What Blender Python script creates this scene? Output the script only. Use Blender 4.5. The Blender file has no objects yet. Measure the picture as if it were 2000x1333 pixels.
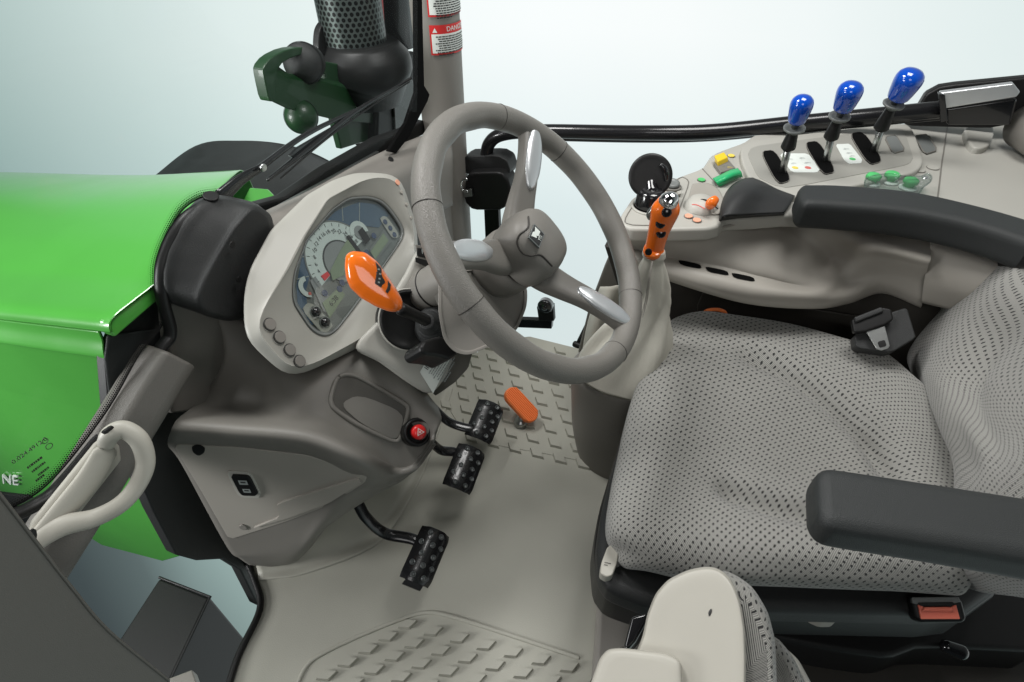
import bpy, bmesh, math, random
import numpy as np
from mathutils import Matrix, Vector
random.seed(7)
rng = np.random.RandomState(5)
scene = bpy.context.scene
COL = scene.collection
# ------------------------------------------------------------------ camera
FPX = 1091.0
CAM = np.array([0.0, 0.0, 1.24])
_p, _y = math.radians(42), math.radians(22)
FW = np.array([-math.sin(_y)*math.cos(_p), math.cos(_y)*math.cos(_p), -math.sin(_p)])
RT = np.array([math.cos(_y), math.sin(_y), 0.0])
UP = np.cross(RT, FW)
cd = bpy.data.cameras.new('camera'); cam = bpy.data.objects.new('camera', cd); COL.objects.link(cam)
cd.sensor_width = 36; cd.lens = FPX/2000*36; cd.clip_start = .01; cd.clip_end = 100
cam.matrix_world = Matrix(((RT[0], UP[0], -FW[0], CAM[0]), (RT[1], UP[1], -FW[1], CAM[1]), (RT[2], UP[2], -FW[2], CAM[2]), (0, 0, 0, 1)))
scene.camera = cam
# ------------------------------------------------------------------ graded studio backdrop, unseen directions darkened to cut ambient light, and lamps
W = bpy.data.worlds.new('World'); scene.world = W; W.use_nodes = True
wn, wl = W.node_tree.nodes, W.node_tree.links
bg = wn['Background']
tc = wn.new('ShaderNodeTexCoord')
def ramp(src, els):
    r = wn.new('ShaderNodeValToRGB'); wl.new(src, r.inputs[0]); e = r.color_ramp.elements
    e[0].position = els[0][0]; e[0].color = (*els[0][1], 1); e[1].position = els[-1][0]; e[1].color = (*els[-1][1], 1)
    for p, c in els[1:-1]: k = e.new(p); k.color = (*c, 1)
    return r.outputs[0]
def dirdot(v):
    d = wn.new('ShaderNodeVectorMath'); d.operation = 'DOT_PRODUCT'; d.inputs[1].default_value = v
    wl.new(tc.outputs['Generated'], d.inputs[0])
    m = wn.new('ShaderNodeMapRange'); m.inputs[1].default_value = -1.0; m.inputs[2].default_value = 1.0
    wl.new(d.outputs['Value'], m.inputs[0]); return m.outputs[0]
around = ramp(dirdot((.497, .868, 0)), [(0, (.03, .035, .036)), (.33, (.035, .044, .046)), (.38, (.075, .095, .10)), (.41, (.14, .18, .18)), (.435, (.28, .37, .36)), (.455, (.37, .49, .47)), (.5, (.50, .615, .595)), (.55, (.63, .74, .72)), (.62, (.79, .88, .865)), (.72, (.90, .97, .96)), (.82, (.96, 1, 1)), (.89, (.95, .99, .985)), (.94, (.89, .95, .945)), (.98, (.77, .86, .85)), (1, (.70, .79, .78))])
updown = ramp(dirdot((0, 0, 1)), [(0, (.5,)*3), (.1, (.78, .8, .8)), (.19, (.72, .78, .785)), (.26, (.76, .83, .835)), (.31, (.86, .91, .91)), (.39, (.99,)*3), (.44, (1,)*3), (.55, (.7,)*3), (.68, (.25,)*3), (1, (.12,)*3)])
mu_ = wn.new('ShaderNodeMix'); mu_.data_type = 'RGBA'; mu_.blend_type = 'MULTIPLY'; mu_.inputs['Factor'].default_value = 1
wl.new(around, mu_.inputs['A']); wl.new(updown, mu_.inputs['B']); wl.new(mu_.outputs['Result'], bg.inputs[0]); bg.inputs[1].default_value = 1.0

def area(name, loc, target, size, power, color=(1, 1, 1), sy=None):
    l = bpy.data.lights.new(name, 'AREA'); l.energy = power; l.size = size; l.color = color
    if sy: l.shape = 'RECTANGLE'; l.size_y = sy
    o = bpy.data.objects.new(name, l); COL.objects.link(o); o.location = loc
    o.rotation_euler = (Vector(target)-Vector(loc)).to_track_quat('-Z', 'Y').to_euler()
    return o
area('softbox_overhead', (.15, 1.2, 2.3), (.05, .9, .4), .7, 23, (1, .99, .97))
area('softbox_windscreen', (-1.3, .8, 2.4), (.1, .8, .3), .55, 32, (1, .99, .975))
area('softbox_door', (.35, -1.0, 2.1), (-.25, .8, .5), .8, 7, (1, .99, .98))
area('softbox_hood', (-2.3, -.3, 2.2), (-1.3, .6, .6), .8, 14, (1, 1, 1))
sl_ = area('hood_side_fill', (-2.6, -1.3, 1.1), (-1.3, .5, .4), .8, 15, (1, 1, 1)); sl_.data.spread = math.radians(70)  # added fill lamp, lifts the hood side that would stay dark
scene.view_settings.view_transform = 'Standard'; scene.view_settings.look = 'None'
scene.view_settings.exposure = 0; scene.view_settings.gamma = 1
scene.view_settings.use_curve_mapping = False
scene.render.resolution_x = 1024; scene.render.resolution_y = 682
# ------------------------------------------------------------------ rays to planes
def A(*v): return np.array(v, float)
def ray(px, py): return (px-1000)/FPX*RT-(py-666.5)/FPX*UP+FW
def PL(px, py, o, n):
    r = ray(px, py); o = np.asarray(o, float); n = np.asarray(n, float)
    return CAM+r*(((o-CAM)@n)/(r@n))
def PZ(px, py, z): return PL(px, py, (0, 0, z), (0, 0, 1))
def PY(px, py, y): return PL(px, py, (0, y, 0), (0, 1, 0))
def PX(px, py, x): return PL(px, py, (x, 0, 0), (1, 0, 0))
def TZ(l, z): return [PZ(a, b, z) for a, b in l]
def TY(l, y): return [PY(a, b, y) for a, b in l]
def TX(l, x): return [PX(a, b, x) for a, b in l]
def TP(l, o, n): return [PL(a, b, o, n) for a, b in l]
def RZ(l): return [PZ(*t) for t in l]
def RY(l): return [PY(*t) for t in l]
def RX(l): return [PX(*t) for t in l]
def un(v): v = np.asarray(v, float); return v/np.linalg.norm(v)
def depth(p): return (np.asarray(p)-CAM)@FW
def mpp(p): return depth(p)/FPX      # metres per photo pixel at a point
# ------------------------------------------------------------------ materials
def mat(name, col, rough=.5, metal=0, bump=0, bscale=400, spec=.5, coat=0, mottle=0, trans=0, ior=1.45, emis=None):
    m = bpy.data.materials.new(name); m.use_nodes = True
    n, l = m.node_tree.nodes, m.node_tree.links; b = n['Principled BSDF']
    b.inputs['Base Color'].default_value = (*col, 1); b.inputs['Roughness'].default_value = rough
    b.inputs['Metallic'].default_value = metal; b.inputs['Specular IOR Level'].default_value = spec
    b.inputs['Coat Weight'].default_value = coat; b.inputs['Coat Roughness'].default_value = .04
    b.inputs['IOR'].default_value = ior
    if trans: b.inputs['Transmission Weight'].default_value = trans
    if emis: b.inputs['Emission Color'].default_value = (*emis[0], 1); b.inputs['Emission Strength'].default_value = emis[1]
    t = n.new('ShaderNodeTexCoord')
    if bump:
        no = n.new('ShaderNodeTexNoise'); no.inputs['Scale'].default_value = bscale; no.inputs['Detail'].default_value = 3
        l.new(t.outputs['Object'], no.inputs['Vector'])
        bu = n.new('ShaderNodeBump'); bu.inputs['Strength'].default_value = bump; bu.inputs['Distance'].default_value = .001
        l.new(no.outputs['Fac'], bu.inputs['Height']); l.new(bu.outputs['Normal'], b.inputs['Normal'])
    if mottle:
        n2 = n.new('ShaderNodeTexNoise'); n2.inputs['Scale'].default_value = 7; n2.inputs['Detail'].default_value = 5
        l.new(t.outputs['Object'], n2.inputs['Vector'])
        mx = n.new('ShaderNodeMix'); mx.data_type = 'RGBA'; mx.blend_type = 'MIX'
        l.new(n2.outputs['Fac'], mx.inputs['Factor'])
        mx.inputs['A'].default_value = (*[c*(1-mottle) for c in col], 1); mx.inputs['B'].default_value = (*[min(1, c*(1+mottle)) for c in col], 1)
        l.new(mx.outputs['Result'], b.inputs['Base Color'])
        r2 = n.new('ShaderNodeMapRange'); r2.inputs[3].default_value = max(.05, rough-.08); r2.inputs[4].default_value = min(1, rough+.08)
        l.new(n2.outputs['Fac'], r2.inputs[0]); l.new(r2.outputs[0], b.inputs['Roughness'])
    return m
M = {}
M['light'] = mat('light_grey_plastic', (.40, .392, .355), .42, bump=.12, bscale=900, mottle=.04)
M['cream'] = mat('pale_handle_plastic', (.42, .405, .355), .45, bump=.1, bscale=900, mottle=.04)
M['plate'] = mat('grey_plate_plastic', (.31, .305, .275), .45, bump=.15, bscale=900)
M['taupe'] = mat('taupe_plastic', (.205, .193, .174), .5, bump=.22, bscale=900, mottle=.05)
M['dash'] = mat('dark_taupe_plastic', (.175, .166, .149), .5, bump=.3, bscale=900, mottle=.06)
M['dashlite'] = mat('mid_taupe_plastic', (.33, .31, .275), .5, bump=.22, bscale=900, mottle=.05)
M['pocket_shade'] = mat('painted_pocket_shade', (.07, .066, .058), .55, bump=.25, bscale=900)  # dark tone standing in for the shade inside the dash pocket
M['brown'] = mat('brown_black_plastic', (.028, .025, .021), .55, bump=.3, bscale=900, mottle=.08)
M['black'] = mat('black_plastic', (.011, .011, .011), .4, bump=.15, bscale=900, spec=.32)
M['stud'] = mat('worn_stud_steel', (.16, .17, .17), .3, metal=.6)
M['void'] = mat('deep_black', (.003, .003, .003), .9, spec=.1)
M['matte'] = mat('matte_black_steel', (.008, .008, .009), .55, bump=.2)
M['soft'] = mat('black_grained_plastic', (.024, .025, .025), .5, bump=.6, bscale=700, spec=.35, mottle=.08)
M['armpad'] = mat('armrest_vinyl', (.024, .0265, .0265), .48, bump=.7, bscale=900, spec=.4, mottle=.06)
M['gloss'] = mat('gloss_black', (.008, .008, .009), .16, coat=.6)
M['satin'] = mat('satin_black_steel', (.01, .01, .011), .25, coat=.3, bump=.05, bscale=200)
M['green'] = mat('green_paint', (.075, .36, .05), .32, coat=.55, mottle=.03)
M['dgreen'] = mat('dark_green_paint', (.006, .036, .01), .42, coat=.15)
M['orange'] = mat('orange_gloss', (.85, .165, .012), .2, coat=.6, mottle=.03)
M['rubber_orange'] = mat('orange_rubber', (.83, .2, .05), .55, bump=.2)
M['blue'] = mat('blue_gloss', (.003, .062, .42), .14, coat=.8)
M['chrome'] = mat('satin_aluminium', (.66, .68, .69), .34, metal=.75)
M['steel'] = mat('brushed_steel', (.42, .43, .42), .32, metal=1, bump=.2, bscale=300)
M['bright'] = mat('bright_chrome', (.85, .86, .86), .1, metal=1)
M['mat'] = mat('floor_rubber', (.37, .365, .315), .5, bump=.4, bscale=500, mottle=.07)
M['gaiter'] = mat('pale_leather', (.52, .50, .435), .5, bump=.5, bscale=260, mottle=.06)
M['rim'] = mat('wheel_rim_vinyl', (.168, .16, .144), .36, bump=.8, bscale=700, mottle=.06)
M['wheel'] = mat('wheel_spoke_plastic', (.165, .156, .14), .45, bump=.25, bscale=900, mottle=.05)
M['inner'] = mat('inner_bezel_plastic', (.30, .295, .265), .45, bump=.15, bscale=900)
M['lensglass'] = None
M['post'] = mat('door_post_plastic', (.10, .095, .084), .55, bump=.3, bscale=900, mottle=.06)
M['framebar'] = mat('grained_pillar_plastic', (.115, .109, .098), .5, bump=.6, bscale=500, mottle=.06)
M['red'] = mat('red_plastic', (.72, .02, .02), .3, coat=.3)
M['coral'] = mat('coral_plastic', (.85, .2, .13), .35)
M['labelred'] = mat('label_red', (.6, .03, .03), .4)
M['paper'] = mat('label_white', (.72, .76, .72), .4)
M['ink'] = mat('label_ink', (.02, .02, .02), .5)
M['inkgrey'] = mat('label_grey', (.3, .33, .32), .5)
M['yellow'] = mat('yellow_plastic', (.8, .55, .02), .35)
M['switchgreen'] = mat('green_plastic', (.02, .4, .14), .35)
M['dotgreen'] = mat('green_dot', (.08, .5, .15), .5)
M['dotyellow'] = mat('yellow_dot', (.75, .6, .1), .5)
M['dotred'] = mat('red_dot', (.6, .14, .12), .5)
M['dotpale'] = mat('pale_pink_dot', (.75, .36, .24), .5)
M['lcd'] = mat('lcd_glass', (.22, .27, .17), .2, coat=.5)
M['dialw'] = mat('dial_white', (.62, .68, .66), .35, coat=.6)
M['dialg'] = mat('dial_grey', (.25, .26, .26), .35, coat=.6)
M['dialb'] = mat('dial_blue', (.05, .095, .16), .25, coat=.8)
M['lens'] = mat('blue_lens', (.02, .04, .12), .2, coat=.6)
M['slate'] = mat('slate_trim', (.16, .17, .165), .35)

def glass(name, tint, gl=.06, rough=.02, ior=1.35):
    m = bpy.data.materials.new(name); m.use_nodes = True
    n, l = m.node_tree.nodes, m.node_tree.links; n.remove(n['Principled BSDF'])
    t = n.new('ShaderNodeBsdfTransparent'); t.inputs[0].default_value = (*tint, 1)
    g = n.new('ShaderNodeBsdfGlossy'); g.inputs['Roughness'].default_value = rough
    f = n.new('ShaderNodeFresnel'); f.inputs['IOR'].default_value = ior
    mu = n.new('ShaderNodeMath'); mu.operation = 'MULTIPLY_ADD'; mu.inputs[1].default_value = .3; mu.inputs[2].default_value = gl*.2
    l.new(f.outputs[0], mu.inputs[0])
    x = n.new('ShaderNodeMixShader'); l.new(mu.outputs[0], x.inputs[0]); l.new(t.outputs[0], x.inputs[1]); l.new(g.outputs[0], x.inputs[2])
    l.new(x.outputs[0], n['Material Output'].inputs[0]); return m
M['glass'] = glass('windscreen_glass', (.95, .97, .965), .04, .02, 1.06)
M['clear'] = glass('clear_acrylic', (.86, .9, .89), .35)
M['lensglass'] = glass('cluster_lens', (.93, .95, .94), .35, .03)
M['tint'] = glass('shaded_glass', (.45, .5, .5), .1)

def fabric():
    m = bpy.data.materials.new('dotted_fabric'); m.use_nodes = True
    n, l = m.node_tree.nodes, m.node_tree.links; b = n['Principled BSDF']
    b.inputs['Roughness'].default_value = .85; b.inputs['Sheen Weight'].default_value = .25
    uv = n.new('ShaderNodeUVMap'); sp = n.new('ShaderNodeSeparateXYZ'); l.new(uv.outputs[0], sp.inputs[0])
    def mt(op, a, bb=None, c=None):
        k = n.new('ShaderNodeMath'); k.operation = op
        for i, v in enumerate((a, bb, c)):
            if v is None: continue
            if isinstance(v, (int, float)): k.inputs[i].default_value = v
            else: l.new(v, k.inputs[i])
        return k.outputs[0]
    P = .0122
    nz = n.new('ShaderNodeTexNoise'); nz.inputs['Scale'].default_value = 190; l.new(uv.outputs[0], nz.inputs['Vector'])
    jit = mt('MULTIPLY_ADD', nz.outputs['Fac'], 1.0, -.5)
    r = mt('DIVIDE', sp.outputs[1], P*.62); row = mt('FLOOR', r)
    off = mt('MULTIPLY', mt('MODULO', row, 2.0), .5)
    u = mt('ADD', mt('DIVIDE', sp.outputs[0], P), off)
    fu = mt('ADD', mt('SUBTRACT', mt('FRACT', u), .5), mt('MULTIPLY', jit, .4)); fv = mt('MULTIPLY', mt('SUBTRACT', mt('FRACT', r), .5), .62)
    s1 = mt('ADD', fu, mt('MULTIPLY', fv, .25))
    d = mt('SQRT', mt('ADD', mt('MULTIPLY', s1, s1), mt('MULTIPLY', fv, fv)))
    mask = mt('LESS_THAN', mt('ADD', d, mt('MULTIPLY', jit, .15)), .165)
    weave = n.new('ShaderNodeTexWave'); weave.inputs['Scale'].default_value = 190; weave.inputs['Distortion'].default_value = 2.5; weave.inputs['Detail'].default_value = 1; weave.inputs['Detail Scale'].default_value = 30
    weave.wave_type = 'BANDS'; weave.bands_direction = 'DIAGONAL'; l.new(uv.outputs[0], weave.inputs['Vector'])
    mx = n.new('ShaderNodeMix'); mx.data_type = 'RGBA'; l.new(weave.outputs['Fac'], mx.inputs['Factor'])
    mx.inputs['A'].default_value = (.12, .12, .11, 1); mx.inputs['B'].default_value = (.36, .355, .328, 1)
    m2 = n.new('ShaderNodeMix'); m2.data_type = 'RGBA'; l.new(mask, m2.inputs['Factor'])
    l.new(mx.outputs['Result'], m2.inputs['A']); m2.inputs['B'].default_value = (.012, .012, .012, 1)
    l.new(m2.outputs['Result'], b.inputs['Base Color'])
    bu = n.new('ShaderNodeBump'); bu.inputs['Strength'].default_value = .35; bu.inputs['Distance'].default_value = .001
    l.new(weave.outputs['Fac'], bu.inputs['Height']); l.new(bu.outputs['Normal'], b.inputs['Normal'])
    return m
M['fabric'] = fabric()

def dotmat(name, base, pitch, r0, hole_tr=False, grad=False):
    # round dots on a staggered UV grid; with grad the dots shrink along v (ceramic frit edge of a windscreen)
    m = bpy.data.materials.new(name); m.use_nodes = True
    n, l = m.node_tree.nodes, m.node_tree.links; b = n['Principled BSDF']
    uv = n.new('ShaderNodeUVMap'); sp = n.new('ShaderNodeSeparateXYZ'); l.new(uv.outputs[0], sp.inputs[0])
    def mt(op, a, bb=None):
        k = n.new('ShaderNodeMath'); k.operation = op
        for i, v in enumerate((a, bb)):
            if v is None: continue
            if isinstance(v, (int, float)): k.inputs[i].default_value = v
            else: l.new(v, k.inputs[i])
        return k.outputs[0]
    r = mt('DIVIDE', sp.outputs[1], pitch*.8); row = mt('FLOOR', r)
    u = mt('ADD', mt('DIVIDE', sp.outputs[0], pitch), mt('MULTIPLY', mt('MODULO', row, 2.0), .5))
    fu = mt('SUBTRACT', mt('FRACT', u), .5); fv = mt('MULTIPLY', mt('SUBTRACT', mt('FRACT', r), .5), .8)
    d = mt('SQRT', mt('ADD', mt('MULTIPLY', fu, fu), mt('MULTIPLY', fv, fv)))
    if grad:
        rad = mt('SUBTRACT', r0, mt('MULTIPLY', sp.outputs[1], grad))
        mask = mt('LESS_THAN', d, rad)
        b.inputs['Base Color'].default_value = (*base, 1); b.inputs['Roughness'].default_value = .4
        t = n.new('ShaderNodeBsdfTransparent'); x = n.new('ShaderNodeMixShader')
        l.new(mask, x.inputs[0]); l.new(t.outputs[0], x.inputs[1]); l.new(b.outputs[0], x.inputs[2]); l.new(x.outputs[0], n['Material Output'].inputs[0])
    else:
        mask = mt('LESS_THAN', d, r0)
        m2 = n.new('ShaderNodeMix'); m2.data_type = 'RGBA'; l.new(mask, m2.inputs['Factor'])
        m2.inputs['A'].default_value = (*base, 1); m2.inputs['B'].default_value = (.004, .004, .004, 1)
        l.new(m2.outputs['Result'], b.inputs['Base Color']); b.inputs['Roughness'].default_value = .35; b.inputs['Metallic'].default_value = .6
    return m
M['perf'] = dotmat('perforated_dark_steel', (.10, .12, .115), .015, .33)
M['frit'] = dotmat('dotted_glass_edge', (.004, .004, .004), .0032, .62, grad=44)
# ------------------------------------------------------------------ object helpers
def rootloc(p):
    v = A(0, 0, 0)
    while p is not None: v = v+np.array(p.location); p = p.parent
    return v
def tag(o, label, cat, group=None, kind=None):
    if label: o['label'] = label
    if cat: o['category'] = cat
    if group: o['group'] = group
    if kind: o['kind'] = kind
    return o
def thing(name, loc, label, cat, group=None):
    o = bpy.data.objects.new(name, None); COL.objects.link(o); o.location = tuple(loc); o.empty_display_size = .05
    return tag(o, label, cat, group)
def mesh(name, V, F, m, parent=None, smooth=True, bevel=0, seg=3, sub=0, solid=0, soff=-1, uv=None, ang=35, label=None):
    V = np.asarray(V, float)
    if parent is None: org = A(V[:, 0].mean(), V[:, 1].mean(), V[:, 2].min())
    else: org = rootloc(parent)
    me = bpy.data.meshes.new(name); me.from_pydata((V-org).tolist(), [], [list(f) for f in F]); me.update()
    if uv is not None:
        ul = me.uv_layers.new(name='UVMap'); uv = np.asarray(uv)
        for lp in me.loops: ul.data[lp.index].uv = uv[lp.vertex_index]
    bm = bmesh.new(); bm.from_mesh(me)
    if uv is None: bmesh.ops.remove_doubles(bm, verts=bm.verts, dist=1e-6)
    if not solid: bmesh.ops.recalc_face_normals(bm, faces=bm.faces)
    bm.to_mesh(me); bm.free()
    me.materials.append(M[m] if isinstance(m, str) else m)
    o = bpy.data.objects.new(name, me); COL.objects.link(o)
    if parent is None: o.location = tuple(org)
    else: o.parent = parent
    if solid:
        md = o.modifiers.new('s', 'SOLIDIFY'); md.thickness = solid; md.offset = soff
    if bevel:
        md = o.modifiers.new('b', 'BEVEL'); md.width = bevel; md.segments = seg; md.limit_method = 'ANGLE'; md.angle_limit = math.radians(ang); md.harden_normals = False
    if sub:
        md = o.modifiers.new('u', 'SUBSURF'); md.levels = sub; md.render_levels = sub
    if smooth:
        me.polygons.foreach_set('use_smooth', [True]*len(me.polygons))
        if bevel or not sub:
            md = o.modifiers.new('w', 'WEIGHTED_NORMAL'); md.keep_sharp = True; md.weight = 80
    if label: o['label'] = label
    return o
def prism(name, pts, ext, m, parent=None, bevel=.003, scale=1, **k):
    P = np.asarray(pts, float); n = len(P); c = P.mean(0)
    Q = c+(P-c)*scale+np.asarray(ext, float)
    V = np.vstack([P, Q]); F = [list(range(n)), list(range(2*n-1, n-1, -1))]+[[i, (i+1) % n, n+(i+1) % n, n+i] for i in range(n)]
    return mesh(name, V, F, m, parent, bevel=bevel, **k)
def chaikin(pts, it=2, f=.22, closed=True):
    P = [np.asarray(p, float) for p in pts]
    for _ in range(it):
        Q = []; n = len(P)
        for i in range(n if closed else n-1):
            a, b = P[i], P[(i+1) % n]; Q += [a*(1-f)+b*f, a*f+b*(1-f)]
        if not closed: Q = [P[0]]+Q+[P[-1]]
        P = Q
    return P
def cr(pts, m, closed=False):
    P = [np.asarray(p, float) for p in pts]; n = len(P); out = []
    if n == 2: return [P[0]+(P[1]-P[0])*t for t in np.linspace(0, 1, m+1)]
    for i in range(n if closed else n-1):
        if closed: a, b, c, d = P[i-1], P[i], P[(i+1) % n], P[(i+2) % n]
        else:
            b, c = P[i], P[i+1]; a = P[i-1] if i else 2*b-c; d = P[i+2] if i+2 < n else 2*c-b
        for t in np.linspace(0, 1, m, endpoint=False):
            out.append(.5*((2*b)+(c-a)*t+(2*a-5*b+4*c-d)*t*t+(3*b-a-3*c+d)*t**3))
    if not closed: out.append(P[-1])
    return out
def loft(name, rings, m, parent=None, cap=(True, True), closed=True, **k):
    n = len(rings[0]); V = np.vstack([np.asarray(r) for r in rings]); F = []
    for j in range(len(rings)-1):
        for i in range(n if closed else n-1):
            F.append([j*n+i, j*n+(i+1) % n, (j+1)*n+(i+1) % n, (j+1)*n+i])
    if cap[0]: F.append(list(range(n))[::-1])
    if cap[1]: F.append([(len(rings)-1)*n+i for i in range(n)])
    return mesh(name, V, F, m, parent, **k)
def frames(path):
    T = [un(path[min(i+1, len(path)-1)]-path[max(i-1, 0)]) for i in range(len(path))]
    u = un(np.cross(T[0], A(.13, .2, 1) if abs(T[0][2]) < .9 else A(1, .1, 0))); out = []
    for t in T:
        u = un(u-t*(u@t)); out.append((t, u, np.cross(t, u)))
    return out
def tube(name, pts, r, m, parent=None, n=20, res=8, flat=1.0, fdir=None, smoothpath=True, rounded=True, **k):
    if np.isscalar(r): r = [r]*len(pts)
    ctl = [np.append(np.asarray(p, float), rr) for p, rr in zip(pts, r)]
    c = cr(ctl, res) if smoothpath else ctl
    path = [q[:3] for q in c]; rad = [max(q[3], 1e-4) for q in c]; fr = frames(path); rings = []
    def ring(p, rr, f):
        t, u, v = f
        if fdir is not None: v = un(fdir-t*(np.asarray(fdir)@t)); u = np.cross(v, t)
        return [p+rr*(math.cos(a)*u+math.sin(a)*v*flat) for a in np.linspace(0, 2*math.pi, n, endpoint=False)]
    if rounded:
        for s in (0, .45, .8): rings.append(ring(path[0]-fr[0][0]*rad[0]*math.sqrt(max(0, 1-max(s, .05)**2))*.6, rad[0]*max(s, .05), fr[0]))
    for p, rr, f in zip(path, rad, fr): rings.append(ring(p, rr, f))
    if rounded:
        for s in (.8, .45, 0): rings.append(ring(path[-1]+fr[-1][0]*rad[-1]*math.sqrt(max(0, 1-max(s, .05)**2))*.6, rad[-1]*max(s, .05), fr[-1]))
    return loft(name, rings, m, parent, **k)
def basis(n, hint=(0, 0, 1)):
    n = un(n); u = np.cross(hint, n)
    if np.linalg.norm(u) < 1e-3: u = np.cross((0, 1, 0), n)
    u = un(u); return u, np.cross(n, u), n
def lathe(name, o, ax, prof, m, parent=None, n=48, power=2, cap=(True, True), **k):
    u, v, w = basis(ax); o = np.asarray(o, float); rings = []
    for r, h in prof:
        rg = []
        for a in np.linspace(0, 2*math.pi, n, endpoint=False):
            c, s = math.cos(a), math.sin(a); q = (abs(c)**power+abs(s)**power)**(-1/power) if power != 2 else 1
            rg.append(o+w*h+r*q*(c*u+s*v))
        rings.append(rg)
    return loft(name, rings, m, parent, cap=cap, **k)
def patch(name, rows, m, parent=None, res=8, solid=.006, soff=-1, fn=None, uvs=None, flip=False, **k):
    g = [cr(r, res) for r in rows]; cols = len(g[0])
    cc = [cr([g[i][j] for i in range(len(g))], res) for j in range(cols)]; nr = len(cc[0])
    V = np.array([cc[j][i] for i in range(nr) for j in range(cols)])
    if fn is not None: V = fn(V)
    F = [[i*cols+j, i*cols+j+1, (i+1)*cols+j+1, (i+1)*cols+j] for i in range(nr-1) for j in range(cols-1)]
    if flip: F = [f[::-1] for f in F]
    uv = None
    if uvs:
        G = V.reshape(nr, cols, 3)
        U_ = np.concatenate([np.zeros((nr, 1)), np.cumsum(np.linalg.norm(np.diff(G, axis=1), axis=2), axis=1)], 1); U_ -= U_[:, cols//2:cols//2+1]
        W_ = np.concatenate([np.zeros((1, cols)), np.cumsum(np.linalg.norm(np.diff(G, axis=0), axis=2), axis=0)], 0); W_ -= W_[nr//2:nr//2+1]
        if uvs < 0:
            # flat development: average spacing of every row and column
            U_ = np.repeat(U_.mean(0)[None], nr, 0); W_ = np.repeat(W_.mean(1)[:, None], cols, 1)
        uv = np.stack([U_.ravel(), W_.ravel()], 1)*abs(uvs)+3
    return mesh(name, V, F, m, parent, solid=solid, soff=soff, uv=uv, **k)
def polar(pts, c, u, v, n=96):
    # radial resampling of a star-shaped outline about c in the plane (u, v)
    P = np.asarray(pts, float)-c; xy = np.stack([P@u, P@v], 1); out = []
    w = un(np.cross(u, v)); off = (P@w).mean()
    for a in np.linspace(0, 2*math.pi, n, endpoint=False):
        d = A(math.cos(a), math.sin(a)); best = 0
        for i in range(len(xy)):
            p, q = xy[i], xy[(i+1) % len(xy)]; e = q-p
            den = d[0]*(-e[1])+d[1]*e[0]
            if abs(den) < 1e-12: continue
            t = (p[0]*(-e[1])+p[1]*e[0])/den; s = (d[0]*p[1]-d[1]*p[0])/den
            if t > best and -1e-6 <= s <= 1+1e-6: best = t
        out.append(np.asarray(c)+best*(d[0]*u+d[1]*v)+off*w)
    return out
def disc(name, c, n, r, h, m, parent=None, bevel=None, seg=32, **k):
    u, v, w = basis(n); c = np.asarray(c, float)
    pts = [c+r*(math.cos(a)*u+math.sin(a)*v) for a in np.linspace(0, 2*math.pi, seg, endpoint=False)]
    return prism(name, pts, w*h, m, parent, bevel=(min(h*.4, r*.3) if bevel is None else bevel), **k)
def ringo(name, c, n, r, t, m, parent=None, seg=64, **k):
    u, v, w = basis(n); c = np.asarray(c, float); rings = []
    for b in np.linspace(0, 2*math.pi, 12, endpoint=False):
        rings.append([c+(r+t*math.cos(b))*(math.cos(a)*u+math.sin(a)*v)+w*t*math.sin(b) for a in np.linspace(0, 2*math.pi, seg, endpoint=False)])
    rings.append(rings[0]); return loft(name, rings, m, parent, cap=(False, False), **k)
def text(name, s, o, xd, yd, size, m, parent=None, align='CENTER', h=.0004, fmap=None, mirror=False):
    cu = bpy.data.curves.new('t', 'FONT'); cu.body = s; cu.size = size; cu.align_x = align; cu.align_y = 'CENTER'; cu.extrude = h; cu.resolution_u = 3
    ob = bpy.data.objects.new('t', cu); COL.objects.link(ob); bpy.context.view_layer.update()
    me = bpy.data.meshes.new_from_object(ob.evaluated_get(bpy.context.evaluated_depsgraph_get()))
    bpy.data.objects.remove(ob); bpy.data.curves.remove(cu); me.name = name
    xd, yd = un(xd), un(yd); zd = np.cross(xd, yd)
    org = rootloc(parent)
    for vv in me.vertices:
        x, y, z = vv.co
        if mirror: x = -x
        p = fmap(x, y, z) if fmap else np.asarray(o)+x*xd+y*yd+z*zd
        vv.co = Vector(p-org)
    me.materials.clear(); me.materials.append(M[m]); t = bpy.data.objects.new(name, me); COL.objects.link(t); t.parent = parent
    return t
def scribble(name, corner, xd, yd, w, rows, pitch, m, parent, th=.35, seed=1, fmap=None, z=.0006):
    # tiny unreadable lines of print on a label
    r = random.Random(seed); V = []; F = []; xd = un(xd); yd = un(yd); zd = np.cross(xd, yd)
    for i in range(rows):
        x = r.random()*w*.12; y = -i*pitch; end = w*(.82+.18*r.random()) if i < rows-1 else w*.5
        while x < end:
            l = w*(.03+.07*r.random()); k = len(V)
            for a, b in ((x, y), (x+l, y), (x+l, y-pitch*th), (x, y-pitch*th)):
                V.append(fmap(a, b, z) if fmap else np.asarray(corner)+a*xd+b*yd+z*zd)
            F.append([k, k+1, k+2, k+3]); x += l+w*.015
    return mesh(name, V, F, m, parent, smooth=False)
def smooth_ring(r, k=2):
    r = np.array(r)
    for _ in range(k): r = (np.roll(r, 1, 0)+2*r+np.roll(r, -1, 0))/4
    return r
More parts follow.
